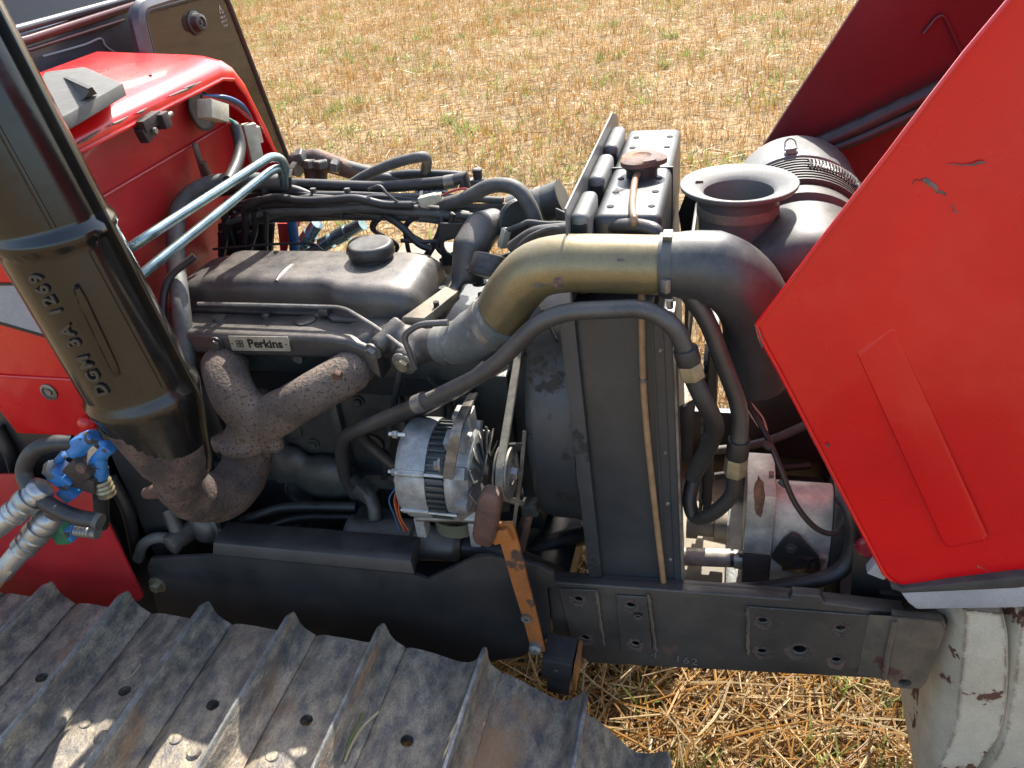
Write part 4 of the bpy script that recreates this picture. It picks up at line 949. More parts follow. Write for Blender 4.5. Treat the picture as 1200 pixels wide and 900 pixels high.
    MB().tube([b0 + V((0, .009 * math.cos(t), 0)) + V((-dd.z, 0, dd.x)) * (.016 * math.sin(t)) for t in np.linspace(0, 6.28, 18)], .0016, 6).build('spring_hook', M['steel'], ac)
    # inlet bowl
    f = Q(866, 213, 1.38); f.z = 1.38
    nz = f.z
    MB().lathe(V((f.x, f.y, 0)), (0, 0, 1), [(1.20, .055), (nz - .075, .055), (nz - .04, .0575), (nz - .022, .058), (nz - .014, .064), (nz - .009, .080), (nz - .005, .0835), (nz - .001, .084), (nz, .083),
             (nz - .001, .080), (nz - .008, .056), (nz - .014, .050), (nz - .04, .047), (nz - .16, .047)], 48, cap=False).build('inlet_bowl', M['bowl'], ac)
    MB().lathe(V((f.x, f.y, nz - .046)), (0, 0, 1), [(0, .0572), (.001, .0592), (.014, .0592), (.015, .0575)], 40, cap=False).build('bowl_band', M['tanmetal'], ac)
    MB().lathe(V((f.x, f.y, nz - .165)), (0, 0, 1), [(0, .047), (.002, .046)], 32).build('bowl_floor', M['dark'], ac)
    MB().tube([V((f.x - .062, f.y + .014, nz - .006)), V((f.x - .052, f.y + .022, nz - .009))], .0035, 8, flat=.4).build('bowl_chip', M['rust_pipe'], ac)
    # support saddle and neighbour bracket
    MB().box(.80, .93, -.08, .2, 1.10, 1.118).build('cleaner_saddle', M['black'], T, bevel=.003)
    MB().prism([P(795, 250, .1), P(812, 205, .1), P(822, 215, .1), P(812, 290, .1), P(800, 285, .1)], (0, .006, 0)).build('tank_stay', M['black'], T, bevel=.001)
    MB().box(.70, .705, -.2, .22, 1.12, 1.29).build('front_shield', M['black'], T, bevel=.001)
intake()

# ---------------------------------------------------------------- tilted bonnet
def bonnet():
    def panel(y, sgn, name, label, mt, flip):
        edge = [(1225, -60), (1180, 0), (1128, 62), (1085, 118), (1040, 178), (998, 232), (958, 284), (918, 338), (885, 381), (889, 394), (910, 432), (944, 497), (975, 557), (1006, 617), (1034, 671), (1048, 684)]
        base = [P(a, b, -.33) for a, b in edge]; base = [V((p.x, y, p.z)) for p in base]
        # towards the front of the machine each row runs on to the hinge side
        n = 26; rs = []
        for i, p in enumerate(base):
            t = i / (len(base) - 1)
            q = V((1.62, y, p.z * .55 + .62)) if i < 9 else V((1.62, y, 1.30 - (p.z - base[8].z) * -1.0))
            q = V((1.62, y, 1.98 - 1.13 * (i / 15)))
            row = []
            for k in range(n + 1):
                s_ = (k / n) ** 1.25; c = p.lerp(q, s_)
                bul = .030 * math.sin(min(s_ * 2.2, 1.57)) * (1 if k else 0)
                ripple = .0034 * math.sin(9 * c.x + 5 * c.z) * math.sin(7 * c.z - 2) * min(1, s_ * 8)
                c.y = y + sgn * (bul + ripple - .28 * max(0, c.z - 1.36) ** 2 * min(1, s_ * 5)); row.append(c)
            rs.append(row)
        mb = MB(); nn = n + 1
        for row in rs: mb.v += [tuple(c) for c in row]
        for row in rs: mb.v += [tuple(c + V((0, -sgn * .0035, 0))) for c in row]
        N_ = len(rs) * nn
        for i in range(len(rs) - 1):
            for k in range(n):
                a = i * nn + k; mb.f.append((a, a + 1, a + nn + 1, a + nn)); mb.f.append((N_ + a, N_ + a + nn, N_ + a + nn + 1, N_ + a + 1))
        for i in range(len(rs) - 1): a = i * nn; mb.f.append((a, a + nn, N_ + a + nn, N_ + a)); a += n; mb.f.append((a, N_ + a, N_ + a + nn, a + nn))
        for k in range(n): mb.f.append((k, N_ + k, N_ + k + 1, k + 1)); a = (len(rs) - 1) * nn + k; mb.f.append((a, a + 1, N_ + a + 1, N_ + a))
        o = mb.build(name, mt, BN); tag(o, label); return o, base
    global BN
    BN = MB()
    # crown of the bonnet, now standing at the front: joins both sides
    pts = [(1.62, 1.98), (1.66, 1.6), (1.66, 1.2), (1.62, .86)]
    rs = [[V((x, -.36, z)), V((x + .03, -.30, z)), V((x + .05, -.12, z)), V((x + .05, .12, z)), V((x + .03, .30, z)), V((x, .36, z)), V((x - .006, .355, z)), V((x + .044, .12, z)), V((x + .044, -.12, z)), V((x - .006, -.355, z))] for x, z in pts]
    BN = MB().rings(rs).build('bonnet', M['red'], T); tag(BN, 'red bonnet tilted forward and open')
    near, base = panel(-.33, -1, 'near_side_panel', 'glossy red near side of the bonnet with a pressed panel', M['red'], False)
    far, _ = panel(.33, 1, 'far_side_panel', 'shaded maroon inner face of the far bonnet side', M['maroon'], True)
    # hem folded round the free edge
    mb = MB().tube([b + V((.002, -.002, 0)) for b in base], .0028, 8); mb.build('panel_hem', M['red'], near)
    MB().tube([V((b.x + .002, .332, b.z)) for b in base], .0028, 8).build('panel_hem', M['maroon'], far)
    # worn corner
    c = P(888, 386, -.334)
    MB().prism([P(884, 380, -.3335), P(889, 384, -.3335), P(895, 400, -.3335), P(893, 408, -.3335), P(888, 396, -.3335)], (0, -.0008, 0)).build('bare_corner', M['chip'], near)
    # pressed panel, standing proud with sloped sides
    def surf(px, py): # on the bulged side
        yv = -.33
        for _i in range(6):
            p = P(px, py, yv)
            # nearest grid behaviour: distance from free edge
            best = min(range(len(base) - 1), key=lambda i: abs((base[i].z + base[i + 1].z) / 2 - p.z) + (0 if base[i].x <= p.x else 1))
            i = best; b = base[i]; s_ = max((p.x - b.x) / (1.62 - b.x), 0)
            yv = -.33 - .030 * math.sin(min(s_ * 2.2, 1.57)) + .28 * max(0, p.z - 1.36) ** 2 * min(1, s_ * 5)
        return yv
    q = [(1003, 412), (1042, 379), (1047, 380), (1158, 628), (1154, 634), (1112, 642), (1106, 638)]
    ys = min(surf(a, b) for a, b in q) - .0005
    outer = []
    for a, b in q: yy = surf(a, b); outer.append(P(a, b, yy - .0002))
    cen = sum(outer, V()) / len(outer)
    inner = [p + (cen - p).normalized() * .007 + V((0, -.0035, 0)) for p in outer]
    # follow the skin: a lofted pad made of strips
    mb = MB(); n = len(outer)
    mb.v = [tuple(p) for p in outer] + [tuple(p) for p in inner]
    for i in range(n): k = (i + 1) % n; mb.f.append((i, k, n + k, n + i))
    mb.f.append(tuple(n + i for i in range(n)))
    mb.build('pressed_panel', M['red'], near, bevel=.0012, ang=8)
    # scratches in the paint
    for x0_, y0_, x1_, y1_, wd in ((1082, 210, 1108, 230, .0022), (1110, 193, 1155, 191, .0012), (1068, 214, 1082, 209, .0008), (1145, 663, 1160, 670, .0006), (968, 520, 972, 523, .002), (1120, 250, 1116, 240, .0008)):
        n = 7; pp = []
        for i in range(n):
            a = x0_ + (x1_ - x0_) * i / (n - 1) + random.uniform(-1, 1); b = y0_ + (y1_ - y0_) * i / (n - 1) + random.uniform(-2, 2); pp.append(P(a, b, surf(a, b) - .0022))
        MB().tube(pp, [wd * (.4 + random.random()) for _ in pp], 6, flat=.4).build('scratch', M['chip'], near)
    # trim strip and silver grille section under the bottom edge
    y = -.335
    o = [P(1042, 680, y), P(1056, 688, y), P(1190, 674, y - .02), P(1330, 655, y - .02)]
    o2 = [P(1044, 688, y), P(1058, 693, y), P(1190, 687, y - .02), P(1330, 668, y - .02)]
    rs = [[a + V((0, -.004, 0)), b + V((0, -.004, 0)), b + V((0, .03, 0)), a + V((0, .03, 0))] for a, b in zip(o, o2)]
    MB().rings(rs).build('trim_strip', M['strip'], BN, bevel=.002)
    o3 = [P(1056, 694, y), P(1062, 692, y), P(1190, 686, y - .02), P(1330, 667, y - .02)]
    o4 = [P(1064, 706, y), P(1074, 714, y), P(1190, 712, y - .02), P(1330, 700, y - .02)]
    rs = [[a + V((0, -.001, -.002)), b + V((0, -.001, 0)), b + V((0, .14, 0)), a + V((0, .14, -.002))] for a, b in zip(o3, o4)]
    MB().rings(rs).build('grille_section', M['silver'], BN, bevel=.004)
    MB().obox(P(1030, 665, -.29), (1, 0, -.4), .014, .01, .012).build('hinge_tab', M['silver'], BN, bevel=.002)
    MB().lathe(P(1020, 640, -.27), (0, -1, 0), [(0, .022), (.004, .021), (.008, .016)], 20).build('side_lamp', M['maroon_lamp'], BN)
    MB().prism([P(1000, 640, -.24), P(1020, 632, -.24), P(1110, 715, -.24), P(1095, 728, -.24), P(996, 712, -.24)], (0, .004, 0)).build('hinge_gusset', M['black'], T, bevel=.001)
    # gas strut and hose along the inner far side
    MB().tube([P(955, 172, .305), P(1000, 152, .305), P(1105, 103, .305), P(1200, 60, .305)], .0155, 14).build('stay_tube', M['rubber'], BN)
    MB().tube([P(958, 182, .295), P(1010, 162, .295), P(1110, 116, .295), P(1200, 76, .295)], .009, 12).build('stay_rod', M['rubber'], BN)
    MB().tube(fillet([P(1082, 40, .326), P(1104, 12, .326), P(1130, 68, .326), P(1150, 110, .326)], .02), .003, 8).build('panel_rib', M['maroon'], far)
bonnet()

# ---------------------------------------------------------------- pump and hoses ahead of the radiator
def pump():
    y = -.09; X = V((1, 0, .01))
    def at(px, py): return P(px, py, y)
    c = at(905, 598); x1 = at(905, 598).x; x2 = at(972, 600).x; x3 = at(990, 600).x; x0 = at(872, 600).x
    zt, zm, zb = at(930, 565).z, at(930, 622).z, at(930, 668).z
    bd = MB(); zc = zm; r = zt - zm
    pts = [V((x1, y - .062, zb)), V((x1, y - .062, zm - .004)), V((x1, y - .058, zm + .004))] + [V((x1, y - .006 - .054 * math.cos(a), zm + .004 + (r - .004) * math.sin(a))) for a in np.linspace(0.1, math.pi - .1, 12)] + [V((x1, y + .05, zm)), V((x1, y + .05, zb))]
    p_ = bd.rings([pts, [p + V((x2 - x1, 0, 0)) for p in pts]]).build('gear_pump', M['alu_pump'], T, bevel=.003); tag(p_, 'aluminium gear pump half in sunlight ahead of the radiator')
    MB().box(x2 + .0005, x3, y - .064, y + .054, zb - .006, zt + .003).build('end_cap', M['block'], p_, bevel=.005)
    MB().box(x0, x1 - .0005, y - .066, y + .056, zm - .004, zt + .018).build('mounting_flange', M['alu_pump'], p_, bevel=.003)
    MB().box(x0 + .001, x1 - .0015, y - .066, y + .056, zb - .03, zm - .0045).build('mounting_flange', M['block'], p_, bevel=.003)
    rr_ = random.Random(9); q = [(890 + (7 + rr_.uniform(-2, 2)) * math.cos(k * .349), 582 + (24 + rr_.uniform(-4, 4)) * math.sin(k * .349)) for k in range(18)]
    MB().prism([P(a_, b_, y - .0666) for a_, b_ in q], (0, .0005, 0)).build('rust_stain', M['rust_pipe'], p_)
    for px, py in ((901, 556), (900, 602)): MB().hexn(P(px, py, y - .05), (1, 0, 0), .007, .008).build('bolt', M['steel_dull'], p_)
    MB().box(x1 - .002, x2 - .006, y - .0645, y - .0622, zm - .012, zm - .003).build('seam', M['steel'], p_)
    # suction pipe with flange elbow
    s = MB().tube([P(806, 652, -.13), P(930, 658, -.13)], .0165, 20).build('suction_pipe', M['black'], T)
    MB().tube([P(800, 652, -.13), P(856, 654, -.13)], .0172, 20).build('bare_sleeve', M['alu_pump'], s)
    MB().tube([P(860, 655, -.13), P(874, 656, -.13)], .0175, 20).build('paper_label', M['plate'], s)
    MB().tube(spline([P(895, 657, -.13), P(922, 658, -.135), P(938, 655, -.15), P(942, 646, -.15)], 5), [.019] * 8 + [.022] * 8, 18).build('flange_elbow', M['black'], s)
    MB().prism([P(903, 654, -.160), P(918, 634, -.160), P(928, 627, -.160), P(938, 631, -.160), P(960, 655, -.160), P(962, 668, -.160), P(952, 674, -.160), P(915, 664, -.160)], (0, .010, 0)).build('elbow_flange', M['black'], s, bevel=.003)
    bolt(s, P(927, 642, -.162), (0, -1, 0), .008, .007, 'block', 1.4); bolt(s, P(951, 661, -.162), (0, -1, 0), .006, .006, 'block', 1.4)
    MB().tube([P(910, 651, -.155), P(916, 648, -.157), P(911, 655, -.157)], .004, 6, flat=.5).build('paint_chip', M['plate'], s)
    # coupling shaft to the engine
    MB().lathe(P(805, 612, -.06), (1, 0, 0), [(0, .030), (.02, .030), (.022, .024), (.05, .024), (.052, .032), (.075, .032)], 28).build('pump_coupling', M['tanmetal'], T)
    # hoses
    MB().tube(spline([P(830, 693, -.22), P(870, 692, -.22), P(950, 682, -.22), P(988, 665, -.21), P(1000, 635, -.2), P(997, 600, -.19), P(985, 580, -.17)], 7), .0135, 14).build('return_hose', M['rubber'], T)
    MB().tube([P(828, 693, -.22), P(866, 692, -.22)], .0142, 14).build('hose_sleeve', M['tanmetal'], T)
    h = MB().tube(spline([P(872, 448, -.1), P(876, 470, -.12), P(898, 510, -.16), P(915, 550, -.19), P(932, 590, -.2), P(955, 618, -.2), P(978, 625, -.19), P(990, 605, -.17), P(985, 580, -.15)], 6), .0048, 8).build('sensor_cable', M['rubber'], T)
    for px, py in ((900, 517), (918, 560)): MB().tube([P(px - 4, py + 2, -.18), P(px + 4, py + 8, -.185)], .007, 8).build('cable_tie', M['rubber'], h)
    MB().tube(spline([P(878, 470, -.12), P(885, 478, -.12), P(894, 490, -.13), P(899, 505, -.14)], 5), .0016, 6).build('bare_wire', M['cream'], T)
    MB().tube(spline([P(871, 440, -.1), P(874, 455, -.1), P(877, 480, -.12), P(889, 500, -.13)], 5), .0016, 6).build('bare_wire', M['cream'], T)
    MB().tube(spline([P(835, 528, .12), P(870, 524, .12), P(905, 515, .12), P(945, 498, .12)], 5), .009, 10).build('wiring_loom', M['rubber_grey'], T)
    MB().tube(spline([P(838, 558, .14), P(890, 551, .14), P(950, 545, .14)], 5), .008, 10).build('wiring_loom', M['rubber'], T)
    # front axle casting between the rails
    MB().box(.78, 1.02, -.15, .2, .58, .63).build('front_support', M['block'], T, bevel=.008)
    MB().box(1.02, 1.07, -.25, .235, .575, .75).build('front_cross_plate', M['black'], T, bevel=.004)
    MB().box(.80, 1.0, .19, .236, .68, .9).build('battery_tray', M['black'], T, bevel=.003)
pump()

# ---------------------------------------------------------------- wiring and hoses along the top
def harness():
    y = .13
    k = MB().prism([P(292, 250, y), P(420, 244, y), P(590, 247, y), P(592, 258, y), P(420, 258, y), P(292, 262, y)], (0, .004, 0)).build('harness_rail', M['gun'], T, bevel=.001)
    tag(k, 'flat steel rail carrying the wiring across the engine')
    MB().prism([P(520, 240, y + .003), P(602, 238, y + .003), P(602, 251, y + .003), P(520, 253, y + .003)], (0, .004, 0)).build('harness_rail', M['gun'], T, bevel=.001)
    def cab(name, pts, r, mt='rubber', par=T, n=6): return MB().tube(spline(pts, n), r, 12).build(name, M[mt], par)
    looms = []
    a = cab('wiring_loom', [P(268, 262, y), P(300, 243, y), P(355, 232, y), P(420, 236, y), P(470, 238, y), P(515, 240, y)], .0075, 'rubber_grey'); looms.append(a)
    cab('wiring_loom', [P(290, 245, y + .01), P(330, 230, y + .01), P(400, 228, y + .01), P(460, 230, y + .01), P(500, 230, y + .01), P(590, 235, y + .01)], .0065, 'rubber_grey')
    cab('wiring_loom', [P(285, 250, y - .02), P(310, 240, y - .02), P(390, 240, y - .02), P(450, 242, y - .02), P(510, 248, y - .02), P(560, 258, y - .02), P(600, 262, y - .02)], .0085, 'rubber')
    cab('heater_hose', [P(310, 214, y + .03), P(380, 217, y + .03), P(450, 219, y + .03), P(525, 213, y + .03)], .0115, 'rubber')
    cab('heater_hose', [P(255, 225, y), P(300, 220, y), P(340, 222, y + .01), P(365, 230, y + .01)], .010, 'rubber')
    MB().tube([P(522, 214, y + .03), P(534, 212, y + .03)], .0135, 16).build('hose_clamp', M['steel_dull'], T)
    MB().tube([P(532, 212, y + .03), P(543, 208, y + .03), P(545, 220, y + .03)], [.013, .014, .012], 14).build('rubber_cap', M['rubber'], T)
    cab('far_hose', [P(430, 215, .25), P(470, 205, .25), P(520, 205, .25), P(545, 207, .25)], .010, 'rubber')
    MB().tube(spline([P(412, 216, .2), P(430, 205, .2), P(460, 192, .19), P(492, 184, .19), P(500, 188, .22), P(498, 205, .26)], 6), .0105, 12).build('loose_hose', M['rubber_grey'], T)
    MB().tube(spline([P(418, 216, .23), P(440, 208, .24), P(470, 210, .25), P(500, 212, .26)], 6), .010, 12).build('loose_hose', M['rubber_grey'], T)
    # big looping hose on the right
    b = cab('looped_hose', [P(520, 240, y - .01), P(545, 233, y - .03), P(575, 218, y - .05), P(603, 220, y - .06), P(620, 240, y - .07), P(630, 268, y - .08)], .0135, 'rubber_grey')
    cab('branch_loom', [P(450, 252, y - .02), P(470, 265, y - .04), P(490, 285, y - .05), P(505, 292, y - .05)], .007, 'rubber')
    cab('branch_loom', [P(515, 248, y - .02), P(518, 262, y - .03), P(512, 280, y - .03), P(500, 300, y - .03)], .007, 'rubber')
    cab('branch_loom', [P(470, 282, y - .05), P(505, 283, y - .05), P(535, 276, y - .05), P(560, 262, y - .05)], .004, 'rubber')
    cab('thin_cable', [P(515, 275, y - .05), P(535, 280, y - .05), P(542, 300, y - .05), P(532, 312, y - .05)], .003, 'rubber')
    for px in (308, 364, 404):
        p0, p1 = P(px - 2, 230, y - .012), P(px - 6, 258, y - .016)
        MB().strip([P(px + 3, 222, y), P(px + 1, 228, y - .018), P(px - 4, 246, y - .028), P(px - 4, 256, y - .010)], .006, .002, (1, 0, 0)).build('cable_tie', M['rubber'], a)
        MB().obox(P(px + 3, 223, y - .008), (1, 0, 0), .005, .004, .004).build('cable_tie', M['rubber_grey'], a)
    for px, py in ((494, 238), (341, 212)):
        MB().strip([P(px, py - 14, y), P(px - 1, py - 4, y - .025), P(px - 1, py + 12, y - .025)], .006, .002, (1, 0, 0)).build('cable_tie', M['rubber'], a)
    rnd = random.Random(3)
    for k in range(15):
        o_ = rnd.uniform(-16, 12); yy = y + rnd.uniform(-.05, .05); r_ = rnd.choice([.004, .005, .0065, .008, .0095])
        x0_, x1_ = rnd.uniform(262, 300), rnd.uniform(470, 610)
        pts = [P(x0_, 252 + o_, yy)]
        for i in range(1, 6):
            t = i / 6; pts.append(P(x0_ + (x1_ - x0_) * t, 238 + o_ * .8 + rnd.uniform(-4, 4) + 10 * t * t, yy))
        pts.append(P(x1_, 250 + o_, yy)); cab('wiring_loom', pts, r_, rnd.choice(['rubber', 'rubber_grey']))
    for k in range(7):
        x0_ = rnd.uniform(440, 600); yy = y - .03 + rnd.uniform(-.03, .02)
        cab('branch_loom', [P(x0_, 250, yy), P(x0_ + rnd.uniform(-25, 25), 268, yy), P(x0_ + rnd.uniform(-30, 30), 288, yy), P(x0_ + rnd.uniform(-30, 30), 305, yy)], rnd.choice([.003, .0045, .006]), 'rubber')
    MB().prism([P(255, 262, .15), P(320, 262, .15), P(318, 300, .15), P(255, 300, .15)], (0, .01, 0)).build('gap_filler_plate', M['black'], T, bevel=.002)  # added dark filler for the shaded gaps under the wiring
    for px in (268, 290): MB().obox(P(px, 282, .14), (1, 0, 0), .016, .01, .022).build('gap_filler_box', M['plastic'], T, bevel=.002)  # more added dark filler in the same gaps
    # cream connectors and coloured leads
    c = MB().obox(P(502, 234, y - .03), (1, 0, .22), .017, .009, .009).build('plug_connector', M['cream'], T, bevel=.002); tag(c, 'cream plug in the engine wiring')
    MB().obox(P(514, 231, y - .03), (1, 0, .22), .006, .007, .007).build('plug_shell', M['cream'], c, bevel=.001)
    MB().tube(spline([P(516, 230, y - .03), P(530, 224, y - .03), P(545, 221, y - .03), P(556, 226, y - .03)], 5), .0022, 6).build('lead_wire', M['wire_red'], c)
    MB().tube(spline([P(488, 238, y - .03), P(470, 238, y - .03), P(455, 228, y - .035), P(445, 218, y - .03), P(432, 222, y - .02)], 5), .0028, 6).build('lead_wire', M['rubber_grey'], c)
    c = MB().obox(P(591, 279, y - .10), (.35, 0, 1), .018, .007, .007).build('plug_connector', M['cream'], T, bevel=.002); tag(c, 'cream plug beside the golden intake pipe')
    MB().tube(spline([P(594, 270, y - .1), P(612, 263, y - .11), P(620, 260, y - .11), P(640, 262, y - .12), P(668, 263, y - .13), P(690, 275, y - .15)], 5), .0045, 8).build('lead_wire', M['rubber_grey'], c)
    MB().tube(fillet([P(600, 290, -.06), P(625, 272, -.08), P(660, 269, -.14), P(745, 264, -.22), P(770, 270, -.24), P(775, 290, -.24)], .04), .0105, 12).build('vent_pipe', M['gun'], T)
    MB().tube(fillet([P(598, 300, -.06), P(618, 278, -.1), P(650, 265, -.14), P(690, 275, -.16)], .03), .004, 10).build('vent_pipe', M['rubber_grey'], T)
    # valve nut standing on the far side
    v = MB().hexn(P(560, 222, .2), (0, 0, 1), .017, .022).build('bleed_valve', M['gun'], T); MB().lathe(P(560, 208, .2), (0, 0, 1), [(-.004, .009), (.016, .0095), (.018, .007)], 12).build('valve_cap', M['plastic'], v)
    for i in range(6): pass
    MB().tube([P(488, 226, .16), P(524, 224, .16)], .006, 10).build('threaded_rod', M['steel'], T)
    for px in (490, 497, 504, 511, 518): MB().lathe(P(px, 226, .16), (1, 0, .02), [(-.003, .009), (.003, .009)], 8).build('rod_nut', M['steel_dull'], T)
    # union fittings far side
    y2 = .34
    u = MB().tube([P(343, 190, y2), P(372, 186, y2), P(400, 196, y2), P(432, 207, y2)], [.022, .023, .020, .018], 14)
    u.tube([P(364, 192, y2), P(364, 214, y2)], .014, 10); u.tube([P(377, 193, y2), P(377, 214, y2)], .013, 10)
    u = u.build('union_manifold', M['rust_pipe'], T, remesh=.005, relax=2); tag(u, 'rusty union manifold beyond the engine')
    for px, py, d in ((350, 184, (1, 0, .2)), (364, 195, (0, 0, 1)), (377, 196, (0, 0, 1)), (390, 193, (1, 0, -.3)), (345, 198, (1, -.5, 0))):
        MB().hexn(P(px, py, y2 - .022), d, .017, .016).build('union_nut', M['steel_dull'], u)
    MB().tube(spline([P(395, 193, y2), P(430, 202, y2), P(470, 212, y2)], 4), .015, 12).build('rigid_pipe', M['rubber_grey'], T)
    # plated couplings under the loom
    y3 = .22
    for (a_, b_) in (((345, 302), (372, 262)), ((362, 296), (425, 262))):
        p, q = P(*a_, y3), P(*b_, y3); d = q - p; L_ = d.length
        f = MB().lathe(p, d, [(0, .010), (L_ * .25, .010), (L_ * .25, .016), (L_ * .42, .016), (L_ * .42, .011), (L_ * .5, .011), (L_ * .5, .017), (L_ * .72, .017), (L_ * .72, .014), (L_, .014)], 16).build('plated_coupling', M['teal_pipe'], T)
    MB().prism([P(325, 262, .18), P(341, 262, .18), P(335, 300, .18), P(329, 300, .18)], (0, .004, 0)).build('red_bracket', M['red_deep'], T)
    MB().tube([P(342, 255, .17), P(346, 300, .17)], .011, 12).build('blue_hose', M['wire_blue'], T)
    MB().tube(fillet([P(250, 292, .07), P(320, 286, .07), P(368, 285, .07), P(378, 294, .05)], .02), .0028, 8).build('throttle_rod', M['black'], T)
    MB().tube(spline([P(408, 299, .02), P(412, 285, .02), P(424, 280, .02), P(430, 290, .02)], 5), .0055, 8).build('breather_loop', M['rubber'], T)
    MB().obox(P(425, 281, .02), (1, 0, 0), .006, .006, .006).build('breather_cap', M['plastic'], T, bevel=.001)
    # far side casting: sunlit dusty metal beyond the cover
    mb = MB().box(-.02, .30, .10, .30, .98, 1.08); mb.box(.05, .2, .16, .34, 1.06, 1.11); mb.tube([(.02, .22, 1.09), (.30, .2, 1.09)], .03, 12)
    fp = mb.build('injection_pump', M['tanmetal'], T, bevel=.01); tag(fp, 'dusty sunlit injection pump on the far side of the engine')
    MB().obox((.20, .16, 1.12), (.6, .3, 1), .04, .006, .015).build('pump_lever', M['tanmetal'], fp, bevel=.002)
    for i, px in enumerate((262, 275, 288, 298, 312)):
        MB().tube(spline([P(px, 248, .1), P(px + random.uniform(-6, 6), 270, .11), P(px + random.uniform(-10, 6), 300, .12), P(px - 4, 330, .12)], 5), random.choice([.004, .006, .008]), 8).build('dropping_cable', M['rubber'], T)
    # corrugated hose dropping beside the stack, and plated pipes
    hp = MB().tube(spline([P(330, 214, .14), P(285, 212, .12), P(240, 218, .08), P(210, 245, .03), P(206, 300, -.06), P(212, 360, -.16), P(222, 450, -.22), P(232, 500, -.22)], 8), .0165, 16).build('breather_hose', M['rubber_grey'], T)
    tag(hp, 'dusty grey breather hose dropping behind the stack')
    MB().tube(spline([P(228, 300, -.10), P(196, 330, -.14), P(192, 380, -.18), P(205, 430, -.2), P(212, 450, -.2)], 6), .007, 10).build('drain_hose', M['rubber'], T)
    for k, q in enumerate((((120, 312), (168, 280), (318, 183), (331, 186), (337, 205), (338, 230)), ((135, 348), (168, 320), (316, 201), (328, 196), (333, 212), (334, 232)))):
        yy = (-.28, -.24, .10, .13, .14, .14)
        p_ = MB().tube(fillet([P(a, b, c) for (a, b), c in zip(q, yy)], .03, 7), .0085, 14).build('plated_pipe', M['teal_pipe'], T)
        tag(p_, 'bright plated steel pipe, the %s of two beside the stack' % ('upper', 'lower')[k])
harness()

